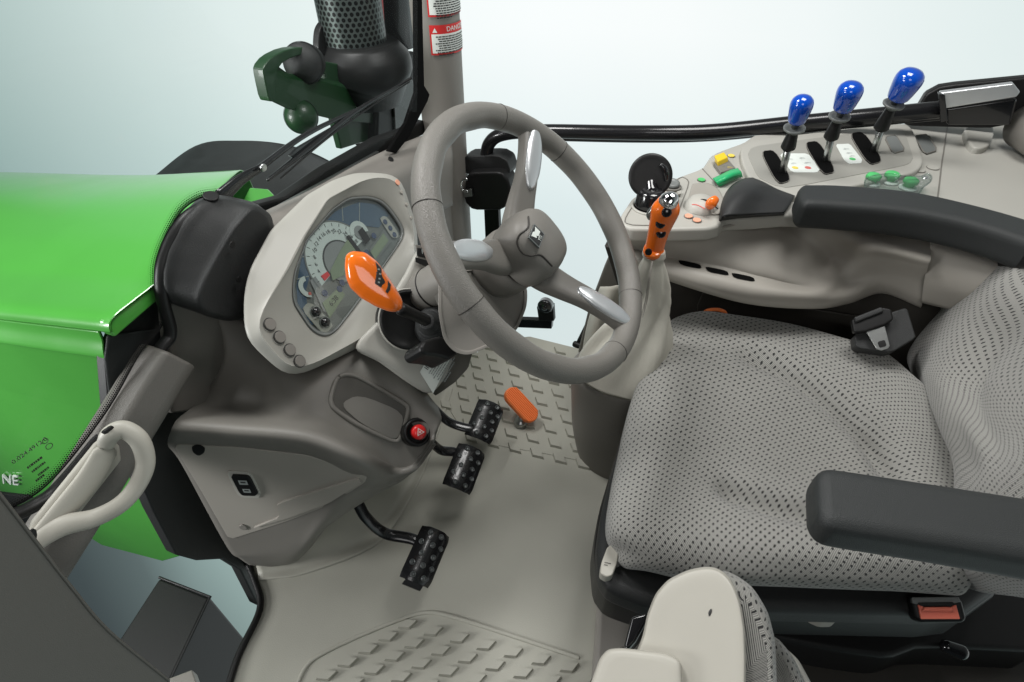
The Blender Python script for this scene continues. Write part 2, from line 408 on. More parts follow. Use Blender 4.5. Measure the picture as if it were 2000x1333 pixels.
# subdivide between rings for a soft crest
def blend(rs, m=4):
    out = []
    for i in range(len(rs[0])): out.append(cr([r[i] for r in rs], m))
    return [[out[i][j] for i in range(len(out))] for j in range(len(out[0]))]
from mathutils.bvhtree import BVHTree
def surf(o):
    bpy.context.view_layer.update(); dg = bpy.context.evaluated_depsgraph_get(); e = o.evaluated_get(dg); me = e.to_mesh()
    W_ = rootloc(o); vs = [Vector(W_)+v.co for v in me.vertices]; t = BVHTree.FromPolygons(vs, [tuple(p.vertices) for p in me.polygons]); e.to_mesh_clear()
    def f(px, py, lift=0):
        d = un(ray(px, py)); h = t.ray_cast(Vector(CAM), Vector(d))
        if h[0] is None: return None, None
        n = np.array(h[1]); n = n if n @ d < 0 else -n
        return np.array(h[0])+n*lift, n
    return f
def decal(name, px, f, lift, m, parent, c=None, h=.0015, ch=2, chf=.2):
    # thin plate that follows a curved surface
    P = [A(x, y, 0) for x, y in px]; P = chaikin(P, ch, chf) if ch else P
    c = c or tuple(np.mean([(p[0], p[1]) for p in P], 0)); V = []; K = 5; n = len(P)
    for k in range(K+1):
        s_ = k/K
        for p in P: V.append(f(c[0]+(p[0]-c[0])*max(s_, .02), c[1]+(p[1]-c[1])*max(s_, .02), lift)[0])
    F = [[k*n+i, k*n+(i+1) % n, (k+1)*n+(i+1) % n, (k+1)*n+i] for k in range(K) for i in range(n)]
    F.append(list(range(n))[::-1])
    o = mesh(name, V, F, m, parent); return o
# =================================================================== OUTSIDE THE WINDSCREEN
def hz(x): return float(np.interp(x, [-3.2, -2.6, -2.2, -1.45, -1.1, -.78, -.7], [.26, .36, .435, .555, .63, .705, .72]))
hood = thing('tractor_hood', (-1.4, .68, 0), 'long green engine hood with lettering on its side, seen through the windscreen', 'hood')
prof = [(.348, .002), (.352, .013), (.365, .019), (.40, .022), (.44, .026), (.48, .034), (.56, .048), (.68, .06), (.81, .045), (.93, .01), (.985, -.035), (1.0, -.10), (1.0, -.3)]
def rs(y): return float(np.interp(y, [.35, .45, .5, .6, .7, .8, .9, 1.0], [0, 0, .025, .07, .12, .19, .28, .37]))
xs = [-.762, -.95, -1.15, -1.4, -1.7, -2.0, -2.4, -2.8, -3.2]
patch('hood_top', [[A(x-rs(y)*max(0, 1+(x+.778)/1.6), y, hz(x-rs(y)*max(0, 1+(x+.778)/1.6))+dz) for x in xs] for y, dz in prof], 'green', hood, solid=.004, res=6)
side = [[A(x, y, hz(x)+dz) for x in [-.80, -1.0, -1.25, -1.6, -2.0, -2.5, -3.2]] for y, dz in [(.348, -.001), (.345, -.018), (.338, -.034), (.335, -.044), (.336, -.056), (.337, -.14), (.338, -.2), (.339, -.22)]]
patch('hood_shoulder', side, 'green', hood, solid=.004, res=5)
prism('side_panel', TY([(-90, 700), (204, 700), (207, 780), (262, 930), (300, 1010), (350, 1088), (318, 1097), (200, 1066), (110, 1010), (60, 968), (-90, 950)], .338), (0, .03, 0), 'green', hood, bevel=.004)
prism('rear_chamfer', TX([(211, 630), (304, 559), (318, 556), (320, 578), (226, 660), (212, 650)], -.766), (-.02, 0, 0), 'green', hood, bevel=.004)
prism('lower_trim', TY([(-90, 955), (60, 972), (110, 1012), (60, 1030), (-90, 1010)], .335), (0, .02, 0), 'soft', hood)
lo_ = PY(37, 940, .333); lX = (PY(37, 940, .333)-PY(17, 938, .333))/20; lY = (PY(33, 930, .333)-PY(34, 950, .333))/20
text('lettering', 'NE', None, (1, 0, 0), (0, 1, 0), 26, 'paper', hood, align='RIGHT', h=.5, fmap=lambda x, y, z: lo_+lX*x+lY*y+A(0, -.004, 0)*z)
cg = thing('hood_corner', PZ(500, 390, .66), 'small bright green bracket corner between wiper arm and instrument cluster', 'bracket')
prism('bracket_top', TZ([(468, 402), (487, 366), (524, 369), (536, 381), (512, 400), (500, 410)], .64), (0, 0, -.02), 'green', cg, bevel=.004)
prism('bracket_side', TZ([(500, 411), (512, 401), (537, 383), (540, 400), (520, 424), (500, 424)], .635), (0, 0, -.03), 'green', cg, bevel=.004)
cw = thing('cowl_panel', (-.8, .38, .55), 'dark grey textured cowl plate between green hood and windscreen pillar', 'cowl')
prism('cowl_plate', TX([(222, 655), (305, 572), (330, 560), (335, 700), (212, 800), (205, 700)], -.80), (-.02, 0, 0), 'soft', cw)
prism('cowl_lip', TX([(212, 656), (335, 640), (322, 668), (216, 780), (207, 700)], -.79), (-.006, 0, 0), 'armpad', cw)
fr = thing('front_mudguard', PY(470, 320, 1.4), 'dark grey curved mudguard rising behind the far edge of the green hood', 'mudguard')
patch('guard_shell', [RY([(300, 352, 1.62), (385, 290, 1.64), (470, 280, 1.66), (560, 288, 1.68), (640, 318, 1.70), (720, 375, 1.72)]),
                      RY([(296, 356, 1.58), (383, 295, 1.6), (470, 286, 1.62), (560, 295, 1.64), (640, 326, 1.66), (716, 380, 1.68)]),
                      RY([(270, 395, 1.35), (370, 352, 1.35), (460, 340, 1.35), (550, 345, 1.35), (640, 380, 1.35), (700, 420, 1.35)]),
                      RY([(280, 450, 1.1), (370, 410, 1.1), (460, 410, 1.1), (540, 420, 1.1), (620, 445, 1.1), (680, 480, 1.1)])], 'soft', fr, solid=.01)
lathe('guard_plug', PY(407, 298, 1.585), un((0, -.5, .85)), [(.018, -.01), (.018, .006), (.014, .012)], 'black', fr, n=24)
st = thing('exhaust_stack', PX(715, 130, -1.0), 'black exhaust stack with perforated heat shield and flared base behind the windscreen', 'exhaust')
sc_ = PX(690, 60, -1.02); R1 = 62*mpp(sc_)
rings = []; uvr = []
for h in np.linspace(-.03, .35, 14):
    rings.append([sc_+A(R1*math.cos(a), R1*math.sin(a), h) for a in np.linspace(0, 2*math.pi, 49)])
V = np.vstack(rings); uv = [[R1*a, h] for h in np.linspace(-.03, .35, 14) for a in np.linspace(0, 2*math.pi, 49)]
F = [[j*49+i, j*49+i+1, (j+1)*49+i+1, (j+1)*49+i] for j in range(13) for i in range(48)]
mesh('heat_shield', V, F, 'perf', st, uv=uv)
b_ = PX(714, 128, -1.0); s_ = mpp(b_)
lathe('flared_base', b_, (0, 0, 1), [(60*s_, -.10), (84*s_, -.03), (90*s_, -.012), (90*s_, .01), (86*s_, .03), (72*s_, .052), (66*s_, .062)], 'black', st)
tube('exhaust_pipe', [PX(775, 90, -1.03), PX(775, 90, -1.03)+A(0, 0, .35)], 42*s_, 'satin', st, smoothpath=False, rounded=False)
prism('lower_casing', TX([(742, 120), (812, 100), (822, 175), (815, 290), (790, 320), (735, 292), (738, 200)], -.97), (-.08, 0, 0), 'black', st, bevel=.01)
prism('rib', TX([(768, 182), (790, 150), (808, 156), (812, 240), (795, 270), (772, 262)], -.962), (-.02, 0, 0), 'gloss', st, bevel=.006)
prism('side_mirror_disc', chaikin(TX([(632, 45), (650, 30), (655, 70), (640, 110), (628, 120), (622, 95), (624, 60)], -1.06), 2), (-.02, 0, 0), 'black', st)
prism('warning_label', TX([(733, 2), (748, 0), (752, 60), (742, 58)], -.955), (-.002, 0, 0), 'labelred', st, bevel=0)
gb = thing('lamp_bracket', PX(600, 200, -.99), 'dark green folded bracket arm in front of the exhaust stack', 'bracket')
prism('bracket_arm', TX([(515, 142), (523, 126), (560, 152), (640, 162), (745, 182), (748, 245), (655, 236), (560, 214), (530, 200)], -.985), (-.02, .03, 0), 'dgreen', gb, bevel=.004)
prism('bracket_curl', chaikin(TX([(516, 150), (514, 132), (530, 112), (562, 96), (600, 92), (606, 104), (572, 112), (546, 128), (538, 160), (536, 200), (526, 198)], -.98), 1), (-.03, 0, 0), 'dgreen', gb, bevel=.003)
prism('bracket_upright', TX([(632, 120), (700, 132), (742, 175), (742, 268), (667, 292), (650, 225), (638, 160)], -1.0), (-.02, 0, 0), 'dgreen', gb, bevel=.004)
for i, (q, r_, x_, nm) in enumerate([((594, 124), 37, -1.0, 'round black work lamp above the dark green bracket arm'), ((588, 228), 31, -1.0, 'round dark green lamp hanging under the bracket arm')]):
    c_ = PX(*q, x_); k_ = mpp(c_)
    t_ = thing('work_lamp', c_, nm, 'lamp')
    lathe('lamp_shell', c_, un((.55, -.6, .25) if i else (.4, -.75, .2)), [(r_*k_*.5, -.06), (r_*k_*.92, -.045), (r_*k_, -.01), (r_*k_, .012), (r_*k_*.93, .022), (r_*k_*.7, .034), (r_*k_*.35, .040), (r_*k_*.03, .042)], 'dgreen' if i else 'soft', t_)
    lathe('lamp_bezel', c_, un((.55, -.6, .25) if i else (.4, -.75, .2)), [(r_*k_*1.01, .004), (r_*k_*1.04, .009), (r_*k_*1.01, .014)], 'black', t_, cap=(False, False))
# =================================================================== WINDSCREEN, PILLARS
ws = thing('windscreen', (-.757, .7, .5), 'flat clear windscreen pane with black dotted edge and small printed mark at its lower corner', 'windscreen')
gl = [(-140, 1010), (0, 975), (105, 925), (205, 800), (300, 620), (300, 500), (345, 418), (400, 378), (440, 385), (560, 400), (740, 292), (815, 215), (818, -160), (-140, -160)]
mesh('pane', TX(gl, -.757), [list(range(len(gl)))], 'glass', ws, smooth=False)
edge = cr([PX(*q, -.755) for q in [(-60, 1020), (30, 985), (105, 930), (205, 803), (270, 690), (318, 625), (304, 560), (308, 500), (345, 420), (385, 386), (425, 378)]], 10)
E2 = []
for i, p in enumerate(edge):
    t = un(edge[min(i+1, len(edge)-1)]-edge[max(i-1, 0)]); nn = un(np.cross((1, 0, 0), t)); E2.append(nn)
d_ = np.concatenate([[0], np.cumsum([np.linalg.norm(edge[i+1]-edge[i]) for i in range(len(edge)-1)])])
V = []; uv = []
sg = 1 if (E2[5] @ UP) > 0 else -1
for p, nn, s in zip(edge, E2, d_):
    for w_ in (-.004, .013): V.append(p+sg*nn*w_); uv.append([s, max(w_, 0)])
F = [[2*i, 2*i+1, 2*i+3, 2*i+2] for i in range(len(edge)-1)]
mesh('dotted_edge', V, F, 'frit', ws, smooth=False, uv=uv)
# etched glass mark (reads mirrored from inside)
gd = un(PX(135, 845, -.754)-PX(40, 915, -.754)); gn = np.cross((1, 0, 0), gd); gn = gn if gn @ UP > 0 else -gn
text('etched_number', '0.024.4912.0', PX(58, 880, -.754), -gd if np.cross(-gd, gn)[0] < 0 else gd, gn, .0088, 'ink', ws, h=.0002, mirror=True)
for i, (q, w_) in enumerate([((78, 893), .042), ((85, 902), .034), ((92, 912), .028), ((84, 926), .026)]):
    p_ = PX(*q, -.754); scribble('etched_line', p_-gd*w_/2, gd, gn, w_, 1, .006, 'ink', ws, th=.6, seed=30+i)
for q, r_ in (((96, 872), .0042), ((88, 862), .0036)): ringo('etched_circle', PX(*q, -.754), (1, 0, 0), r_, .0005, 'ink', ws, seg=24)
sealp = [(-60, 1030), (0, 1003), (60, 975), (112, 935), (210, 812), (300, 675), (322, 640), (306, 570), (308, 500), (345, 424), (400, 384)]
tube('rubber_seal', TX([(a+11, b+10) for a, b in sealp], -.75), .0105, 'black', ws, flat=.8)
fl = thing('left_front_pillar', (-.73, .3, .3), 'dark grey textured cab pillar running diagonally down behind the pale grab handle', 'frame')
# frame bar: a lofted box section going from the dash towards the near door post
ax = [((352, 704), .073), ((312, 768), .074), ((255, 862), .072), ((190, 970), .07), ((95, 1120), .066), ((40, 1210), .06)]
rings = []
for (q, w_) in ax:
    p = PX(*q, -.735); d = un(PX(95, 1120, -.735)-PX(385, 668, -.735)); s = np.cross(A(1, 0, 0), d); s = s if s @ RT > 0 else -s
    n0 = A(1, 0, 0)
    rings.append([p-s*w_*.62+n0*-.03, p-s*w_*.60+n0*.012, p-s*w_*.1+n0*.03, p+s*w_*.12+n0*.028, p+s*w_*.42-n0*.03, p+s*w_*.4-n0*.09, p-s*w_*.5-n0*.05])
loft('frame_bar', rings, 'framebar', fl, bevel=.008, seg=4, ang=20)
prism('upper_frame_corner', TX([(322, 600), (560, 480), (620, 560), (520, 720), (400, 800), (335, 810), (330, 690)], -.765), (-.02, 0, 0), 'dash', fl, bevel=.006)
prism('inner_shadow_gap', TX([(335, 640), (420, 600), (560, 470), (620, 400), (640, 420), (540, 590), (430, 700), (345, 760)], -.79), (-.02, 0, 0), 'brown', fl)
lg = thing('windscreen_ledge', (-.74, 1.0, .6), 'taupe ledge with a round screw under the windscreen beside the right pillar', 'ledge')
patch('ledge_top', [RX([(520, 420, -.80), (620, 372, -.80), (735, 308, -.80), (830, 268, -.80), (880, 250, -.8)]),
                    RX([(520, 440, -.76), (620, 392, -.76), (738, 330, -.76), (830, 290, -.76), (880, 280, -.76)]),
                    RX([(540, 500, -.73), (640, 440, -.73), (740, 372, -.72), (832, 330, -.72), (880, 320, -.72)]),
                    RX([(560, 560, -.73), (660, 500, -.73), (745, 440, -.725), (834, 420, -.725), (880, 400, -.725)])], 'taupe', lg, solid=.008)
disc('screw', PX(763, 312, -.757), un((.6, 0, .8)), .007, .003, 'black', lg)
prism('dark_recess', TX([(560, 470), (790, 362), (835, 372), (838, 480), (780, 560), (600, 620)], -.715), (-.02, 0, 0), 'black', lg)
prism('seal_strip', TX([(500, 428), (610, 368), (740, 296), (742, 304), (640, 366), (520, 440)], -.81), (-.008, 0, 0), 'steel', lg, bevel=.001)
prism('blower_duct', TX([(505, 400), (560, 385), (640, 330), (745, 270), (790, 255), (830, 235), (832, 262), (735, 312), (620, 378), (540, 420), (520, 440)], -.83), (-.03, 0, 0), 'black', lg, bevel=.006)
sb = thing('pillar_seal', PX(825, 220, -.76), 'black rubber edge of the windscreen beside the right pillar', 'seal')
prism('seal_web', TX([(815, 120), (828, 165), (840, 185), (836, 198), (800, 268), (775, 300), (760, 297), (795, 240), (815, 180)], -.765), (-.012, 0, 0), 'void', sb)
prism('seal_strip', TX([(814, -60), (823, -60), (829, 175), (815, 200)], -.77), (-.012, 0, 0), 'void', sb, bevel=.001)
rp = thing('right_front_pillar', (-.79, 1.42, .1), 'tall taupe cab pillar with two red and white warning labels', 'pillar')
PC = PX(864, 200, -.79); PR = 43*mpp(PC)
pc0 = A(PC[0], PC[1], 0)
def pil(name, z0, z1, r0, r1, m='taupe'):
    rr = []
    for z, r in [(z0, r0), (z1, r1)]:
        pass
    zs = np.linspace(z0, z1, 12)
    rings = [[pc0+A((r0+(r1-r0)*(z-z0)/(z1-z0))*math.cos(a), (r0+(r1-r0)*(z-z0)/(z1-z0))*math.sin(a), z) for a in np.linspace(0, 2*math.pi, 48, endpoint=False)] for z in zs]
    return loft(name, rings, m, rp)
pil('pillar_post', .15, 1.6, PR*.97, PR*1.04)
prism('pillar_foot', TX([(800, 330), (905, 300), (908, 470), (902, 480), (812, 478)], -.76), (-.05, 0, 0), 'dash', rp, bevel=.012)
tocam = math.atan2(-pc0[1], -pc0[0])
def zat(py, ang): 
    q = pc0+A(PR*math.cos(ang), PR*math.sin(ang), 0)
    lo, hi = 0, 2.
    for _ in range(40):
        mid = (lo+hi)/2; p = A(q[0], q[1], mid)-CAM; y = 666.5-FPX*(p@UP)/(p@FW)
        if y > py: lo = mid
        else: hi = mid
    return lo
def cylmap(a0, z0, lift):
    def f(x, y, z): a = a0+x/PR; r = PR*1.035+lift+z; return pc0+A(r*math.cos(a), r*math.sin(a), z0+y)
    return f
am = tocam+math.radians(38)
def cyl_label(name, am, half, z0, z1, m, lift):
    V = []; n_ = 20
    for z in (z0, z1):
        for i in range(n_+1):
            a = am+half*(2*i/n_-1); r = PR*1.035+lift; V.append(pc0+A(r*math.cos(a), r*math.sin(a), z))
    F = [[i, i+1, n_+2+i, n_+1+i] for i in range(n_)]
    return mesh(name, V, F, m, rp)
half = math.radians(54)
zt, zb = zat(46, am), zat(104, am)
k_ = (zt-zb)/58.
cyl_label('danger_label', am, half, zb, zt, 'labelred', .0008)
cyl_label('danger_text_field', am, half*.93, zb+4*k_, zt-17*k_, 'paper', .0016)
text('danger_word', 'DANGER', None, (1, 0, 0), (0, 1, 0), 13*k_, 'paper', rp, fmap=cylmap(am+math.radians(13), zt-9*k_, .0012), h=.0003)
tri = cylmap(am-half*.78, zt-14*k_, .0018)
mesh('warning_triangle', [tri(-5*k_, 0, 0), tri(5*k_, 0, 0), tri(0, 9*k_, 0)], [[0, 1, 2]], 'paper', rp, smooth=False)
scribble('danger_lines', (0, 0, 0), (1, 0, 0), (0, 1, 0), 2*half*.8*PR, 9, 4.4*k_, 'ink', rp, th=.5, seed=3, fmap=cylmap(am-half*.8, zt-21*k_, .0022), z=0)
zt2, zb2 = zat(-40, am), zat(30, am)
cyl_label('upper_warning_label', am, half, zb2, zt2, 'labelred', .0008)
cyl_label('upper_text_field', am, half*.93, zb2+4*k_, zt2-4*k_, 'paper', .0016)
scribble('upper_lines', (0, 0, 0), (1, 0, 0), (0, 1, 0), 2*half*.8*PR, 14, 4.4*k_, 'ink', rp, th=.5, seed=5, fmap=cylmap(am-half*.8, zt2-8*k_, .0022), z=0)
# wiper ------------------------------------------------------------
wp = thing('windscreen_wiper', PX(430, 380, -.80), 'black windscreen wiper with slotted arm reaching up to the right pillar', 'wiper')
tube('wiper_arm', TX([(432, 386), (470, 352), (512, 327)], -.80), [.016, .011, .007], 'satin', wp, flat=.45, fdir=A(1, 0, 0))
tube('arm_rod', TX([(505, 330), (600, 262), (720, 203), (802, 153)], -.80), [.006, .005, .0035, .003], 'satin', wp)
tube('wiper_blade', TX([(523, 352), (610, 285), (700, 215), (803, 154)], -.796), [.0035, .006, .005, .0025], 'satin', wp)
tube('rubber_lip', TX([(548, 348), (640, 270), (720, 212), (800, 160)], -.79), [.0018, .002, .002, .0016], 'black', wp)
prism('bridge', TX([(566, 305), (580, 290), (672, 236), (690, 232), (610, 282), (575, 310)], -.798), (-.006, 0, 0), 'satin', wp, bevel=.001)
disc('pivot_nut', PX(512, 327, -.79), (1, 0, 0), .007, .006, 'steel', wp)
mc = thing('wiper_motor_cover', PX(420, 500, -.74), 'bulky black moulded cover at the base of the windscreen left of the instrument cluster', 'cover')
bu, bv, bw = basis((1, 0, 0))
def R_(pts, x, c, n=80): return polar(TX(pts, x), PX(*c, x), bu, bv, n)
c0 = (420, 505)
mo = [(388, 386), (432, 380), (500, 396), (528, 420), (534, 450), (530, 480), (512, 560), (498, 598), (470, 615), (440, 620), (390, 606), (325, 590), (308, 560), (303, 530), (312, 490), (345, 430)]
m2 = [(394, 394), (440, 386), (500, 400), (531, 425), (536, 455), (531, 485), (514, 562), (500, 602), (470, 620), (440, 624), (392, 612), (333, 594), (318, 560), (318, 530), (328, 490), (358, 432)]
m3 = [(450, 408), (480, 402), (508, 408), (530, 426), (536, 455), (530, 485), (514, 562), (502, 602), (472, 624), (440, 622), (398, 612), (362, 596), (356, 566), (366, 520), (386, 480), (420, 436)]
m4 = [(496, 428), (505, 424), (515, 428), (525, 440), (530, 462), (524, 490), (508, 562), (494, 596), (470, 612), (448, 614), (420, 606), (402, 590), (400, 564), (416, 524), (440, 486), (474, 448)]
m4 = [(490, 408), (508, 410), (524, 424), (530, 450), (528, 480), (510, 560), (497, 598), (470, 618), (445, 622), (408, 612), (392, 600), (388, 578), (400, 546), (424, 500), (455, 448)]
m3 = [(484, 402), (506, 402), (530, 420), (537, 450), (533, 482), (515, 564), (501, 603), (472, 625), (442, 628), (400, 617), (380, 602), (376, 576), (390, 540), (416, 494), (448, 440)]
rings = [smooth_ring(R_(chaikin([A(*q, 0)[:2] for q in p_], 1, .15), x_, c_, 160), 2) for p_, x_, c_ in ((mo, -.77, c0), (m2, -.742, c0), (m3, -.703, (458, 520)), (m4, -.694, (462, 522)))]
c4 = np.mean(rings[-1], 0)
rings = [rings[0], rings[1]]+[rings[1]*(1-t_)+rings[2]*t_ for t_ in (.33, .66)]+[rings[2], rings[3], c4+(rings[-1]-c4)*.85+A(.002, 0, 0), c4+(rings[-1]-c4)*.3+A(.003, 0, 0)]
loft('cover_shell', blend(rings, 4), 'soft', mc)
disc('cover_plug', PX(412, 386, -.745), un((.3, 0, .9)), .012, .004, 'black', mc)
for q in ((453, 478), (466, 546)): disc('cover_screw', PX(*q, -.682), (1, 0, 0), .0055, .002, 'black', mc)
# grab handle ------------------------------------------------------
gh = thing('grab_handle', PX(200, 950, -.68), 'pale grey looped grab handle bolted to the windscreen frame above the door', 'handle')
tube('handle_loop', [PX(206, 868, -.69), PX(218, 848, -.682), PX(243, 840, -.672), PX(273, 862, -.655), PX(284, 905, -.645), PX(268, 948, -.645), PX(236, 985, -.65), PX(185, 1012, -.665), PX(120, 1028, -.68), PX(62, 1062, -.69)], [.011, .0125, .0125, .0125, .012, .0115, .0115, .012, .0135, .012], 'cream', gh, n=28, flat=.78, fdir=un(A(.6, -.3, .7)))
prism('mount_plate', TX([(192, 870), (216, 850), (236, 872), (240, 900), (150, 1015), (110, 1045), (66, 1080), (56, 1060), (70, 1022)], -.70), (-.012, 0, 0), 'cream', gh, bevel=.005)
tube('mount_bar', TX([(205, 885), (175, 935), (130, 990), (80, 1045)], -.692), [.018, .019, .018, .014], 'cream', gh, flat=.5, fdir=A(1, 0, 0))
prism('bolt_recess', chaikin(TX([(50, 1052), (70, 1030), (74, 1050), (58, 1075)], -.668), 2), (-.004, 0, 0), 'black', gh, bevel=0)
prism('bolt_slot', chaikin(TX([(200, 846), (220, 832), (224, 836), (206, 850)], -.672), 1), (-.004, 0, 0), 'black', gh, bevel=0)
# near door post ---------------------------------------------------
dp = thing('door_post', PX(100, 1200, -.52), 'broad dark grey door post panel crossing the lower left corner', 'post')
prism('post_panel', TX([(-120, 870), (0, 967), (140, 1148), (215, 1235), (330, 1330), (400, 1400), (-120, 1400)], -.52), (-.02, 0, 0), 'post', dp, bevel=.002)
tube('edge_trim', TX([(-20, 950), (0, 967), (70, 1058), (140, 1148), (215, 1235), (330, 1330)], -.52), .0016, 'post', dp)
bx = thing('battery_box', PZ(330, 1230, -.25), 'black rectangular box outside the door opening below the cab', 'box')
prism('box_body', TZ([(215, 1275), (311, 1128), (411, 1166), (325, 1345)], -.10), (0, 0, -.7), 'matte', bx, bevel=.008)
tube('lid_edge', TZ([(311, 1128), (411, 1166), (325, 1345)], -.10), .003, 'matte', bx, smoothpath=False)
prism('foot_bracket', TZ([(330, 1325), (375, 1308), (388, 1345), (330, 1380)], -.05), (0, 0, -.03), 'taupe', thing('step_bracket', PZ(350, 1330, -.08), 'small pale step bracket at the bottom edge beside the black box', 'bracket'))
# =================================================================== FLOOR
fo = thing('cab_floor', (-.3, .8, -.04), 'grey green rubber cab floor with raised diamond treads in two areas', 'floor')
fo['kind'] = 'structure'
outl = [(430, 1420), (468, 1290), (513, 1190), (503, 1135), (478, 1085), (440, 1060), (600, 930), (760, 830), (850, 745), (930, 690), (955, 664), (1035, 657), (1140, 683), (1300, 720), (1500, 800), (1900, 1000), (2300, 1100), (2300, 1420)]
fpts = TZ(outl, 0)
def flat(name, pts, m, parent, h, bevel): return prism(name, pts, (0, 0, -h), m, parent, bevel=bevel)
flat('floor_sheet', fpts, 'mat', fo, .035, .003)
tube('door_seal', TZ([(425, 1420), (462, 1290), (507, 1192), (499, 1138), (474, 1088), (430, 1050)], .004), .007, 'black', fo)
# toe board sweeping up under the dash
patch('toe_board', [[A(-.42, .2, .004), A(-.44, .4, .004), A(-.50, .7, .004), A(-.60, 1.0, .004), A(-.62, 1.35, .004)],
                    [A(-.56, .2, .012), A(-.58, .4, .012), A(-.62, .7, .012), A(-.68, 1.0, .012), A(-.72, 1.35, .012)],
                    [A(-.66, .2, .07), A(-.68, .4, .07), A(-.70, .7, .07), A(-.74, 1.0, .07), A(-.78, 1.35, .05)],
                    [A(-.72, .2, .25), A(-.74, .4, .25), A(-.76, .7, .25), A(-.80, 1.0, .2), A(-.84, 1.35, .1)]], 'mat', fo, solid=.012) if False else None
patch('toe_board', [[PZ(505, 1135, .003), PZ(600, 1120, .003), PZ(740, 1060, .003), PZ(810, 960, .003), PZ(848, 870, .003), PZ(885, 760, .003)],
                    [PZ(500, 1105, .02), PZ(590, 1090, .012), PZ(715, 1035, .012), PZ(790, 940, .012), PZ(832, 855, .012), PZ(868, 745, .012)],
                    [PZ(470, 1020, .12), PZ(560, 1010, .12), PZ(680, 960, .12), PZ(760, 870, .12), PZ(800, 800, .12), PZ(840, 700, .12)],
                    [PZ(450, 900, .3), PZ(540, 900, .3), PZ(640, 860, .3), PZ(720, 780, .3), PZ(770, 700, .3), PZ(800, 620, .3)]], 'mat', fo, solid=.01)
from itertools import product
def inpoly(x, y, P):
    c = False; n = len(P)
    for i in range(n):
        x1, y1 = P[i]; x2, y2 = P[(i+1) % n]
        if (y1 > y) != (y2 > y) and x < (x2-x1)*(y-y1)/(y2-y1)+x1: c = not c
    return c
def pads(name, o, du, dv, au, av, ni, nj, region, h=.009, stag=0):
    # raised parallelogram treads with sloped flanks, one mesh
    V = []; F = []
    reg = [(p[0], p[1]) for p in TZ(region, 0)]
    for i in range(-ni, ni+1):
        for j in range(-nj, nj+1):
            c = o+du*(i+(stag*j))+dv*j
            if not inpoly(c[0], c[1], reg): continue
            k = len(V)
            for s, z in ((1.0, .0), (.86, h)):
                for a, b in ((-1, -1), (1, -1), (1, 1), (-1, 1)): q = c+s*(au*a+av*b); V.append([q[0], q[1], z])
            F += [[k+4, k+5, k+6, k+7]]+[[k+e, k+(e+1) % 4, k+4+(e+1) % 4, k+4+e] for e in range(4)]
    return mesh(name, V, F, 'mat', fo, smooth=False)
o1 = PZ(1040, 858, 0); e1 = PZ(1083, 868, 0)-o1; f1 = PZ(1032, 830, 0)-o1
pads('far_treads', o1, e1, f1, (PZ(1053, 860, 0)-PZ(1032, 855, 0))/2*1.05, (PZ(1036, 850, 0)-PZ(1041, 866, 0))/2*.95, 14, 30,
     [(868, 800), (905, 705), (955, 668), (1130, 690), (1140, 880), (1185, 905), (1190, 935), (950, 868), (900, 850)])
o2 = PZ(950, 1262, 0); e2 = PZ(985, 1271, 0)-o2; f2 = PZ(927, 1288, 0)-o2
pads('near_treads', o2, PZ(1003, 1276, 0)-o2, PZ(914, 1287, 0)-PZ(950, 1262, 0), (PZ(965, 1264, 0)-PZ(940, 1262, 0))/2, (PZ(960, 1254, 0)-PZ(945, 1271, 0))/2, 14, 14,
     [(590, 1345), (640, 1285), (700, 1262), (800, 1212), (860, 1206), (960, 1232), (1118, 1290), (1140, 1345), (1100, 1420), (560, 1420)])
tube('tread_border', TZ([(575, 1350), (600, 1300), (640, 1272), (720, 1235), (800, 1204), (840, 1197), (880, 1204), (960, 1229), (1130, 1285)], .001), .0042, 'mat', fo, flat=.8)
tube('mould_line', TZ([(872, 790), (905, 836), (960, 866), (1060, 885), (1160, 905)], .0005), .002, 'mat', fo)
# =================================================================== LOWER DASH
O_ = A(-.74, .32, .49); N_ = np.cross(A(-.43, .42, .45)-O_, A(-.707, .30, .24)-O_); N_ = un(N_); N_ = N_ if N_ @ (CAM-O_) > 0 else -N_
def TD(l, off=0): return TP(l, O_+N_*off, N_)
ld = thing('lower_dash', (-.6, .45, .2), 'dark grey lower dash moulding with an oval pocket under the instrument cluster', 'dashboard')
rows = [RY([(420, 600, .52), (500, 640, .54), (590, 690, .56), (690, 668, .64), (760, 690, .66), (820, 760, .63), (852, 800, .60)]),
        RY([(440, 700, .47), (500, 715, .48), (600, 738, .50), (690, 715, .56), (762, 735, .58), (820, 785, .57), (858, 825, .565)]),
        RY([(392, 785, .42), (480, 800, .425), (600, 815, .44), (680, 845, .465), (765, 893, .49), (815, 893, .51), (852, 850, .54)]),
        [*TD([(345, 828), (455, 838), (600, 855), (705, 895)], .012), PY(765, 915, .475), PY(812, 908, .50), PY(850, 860, .53)],
        [*TD([(331, 862), (460, 868), (600, 884), (716, 925)], 0), PY(765, 925, .465), PY(808, 915, .49), PY(846, 866, .525)],
        [*TD([(360, 905), (470, 920), (600, 925), (712, 945)], -.004), PY(755, 940, .46), PY(800, 920, .49), PY(842, 870, .525)],
        [*TD([(445, 1062), (520, 1045), (600, 1012), (680, 965)], 0), PY(740, 950, .45), PY(790, 925, .485), PY(838, 874, .525)],
        [*TD([(470, 1085), (530, 1092), (575, 1088), (630, 1028)], -.01), PY(720, 968, .455), PY(785, 932, .49), PY(836, 878, .53)],
        [*TD([(490, 1100), (540, 1102), (590, 1080), (640, 1020)], -.10), PY(712, 960, .55), PY(780, 925, .57), PY(832, 872, .60)]]
dsh = patch('dash_shell', rows, 'dash', ld, solid=.006, res=7)
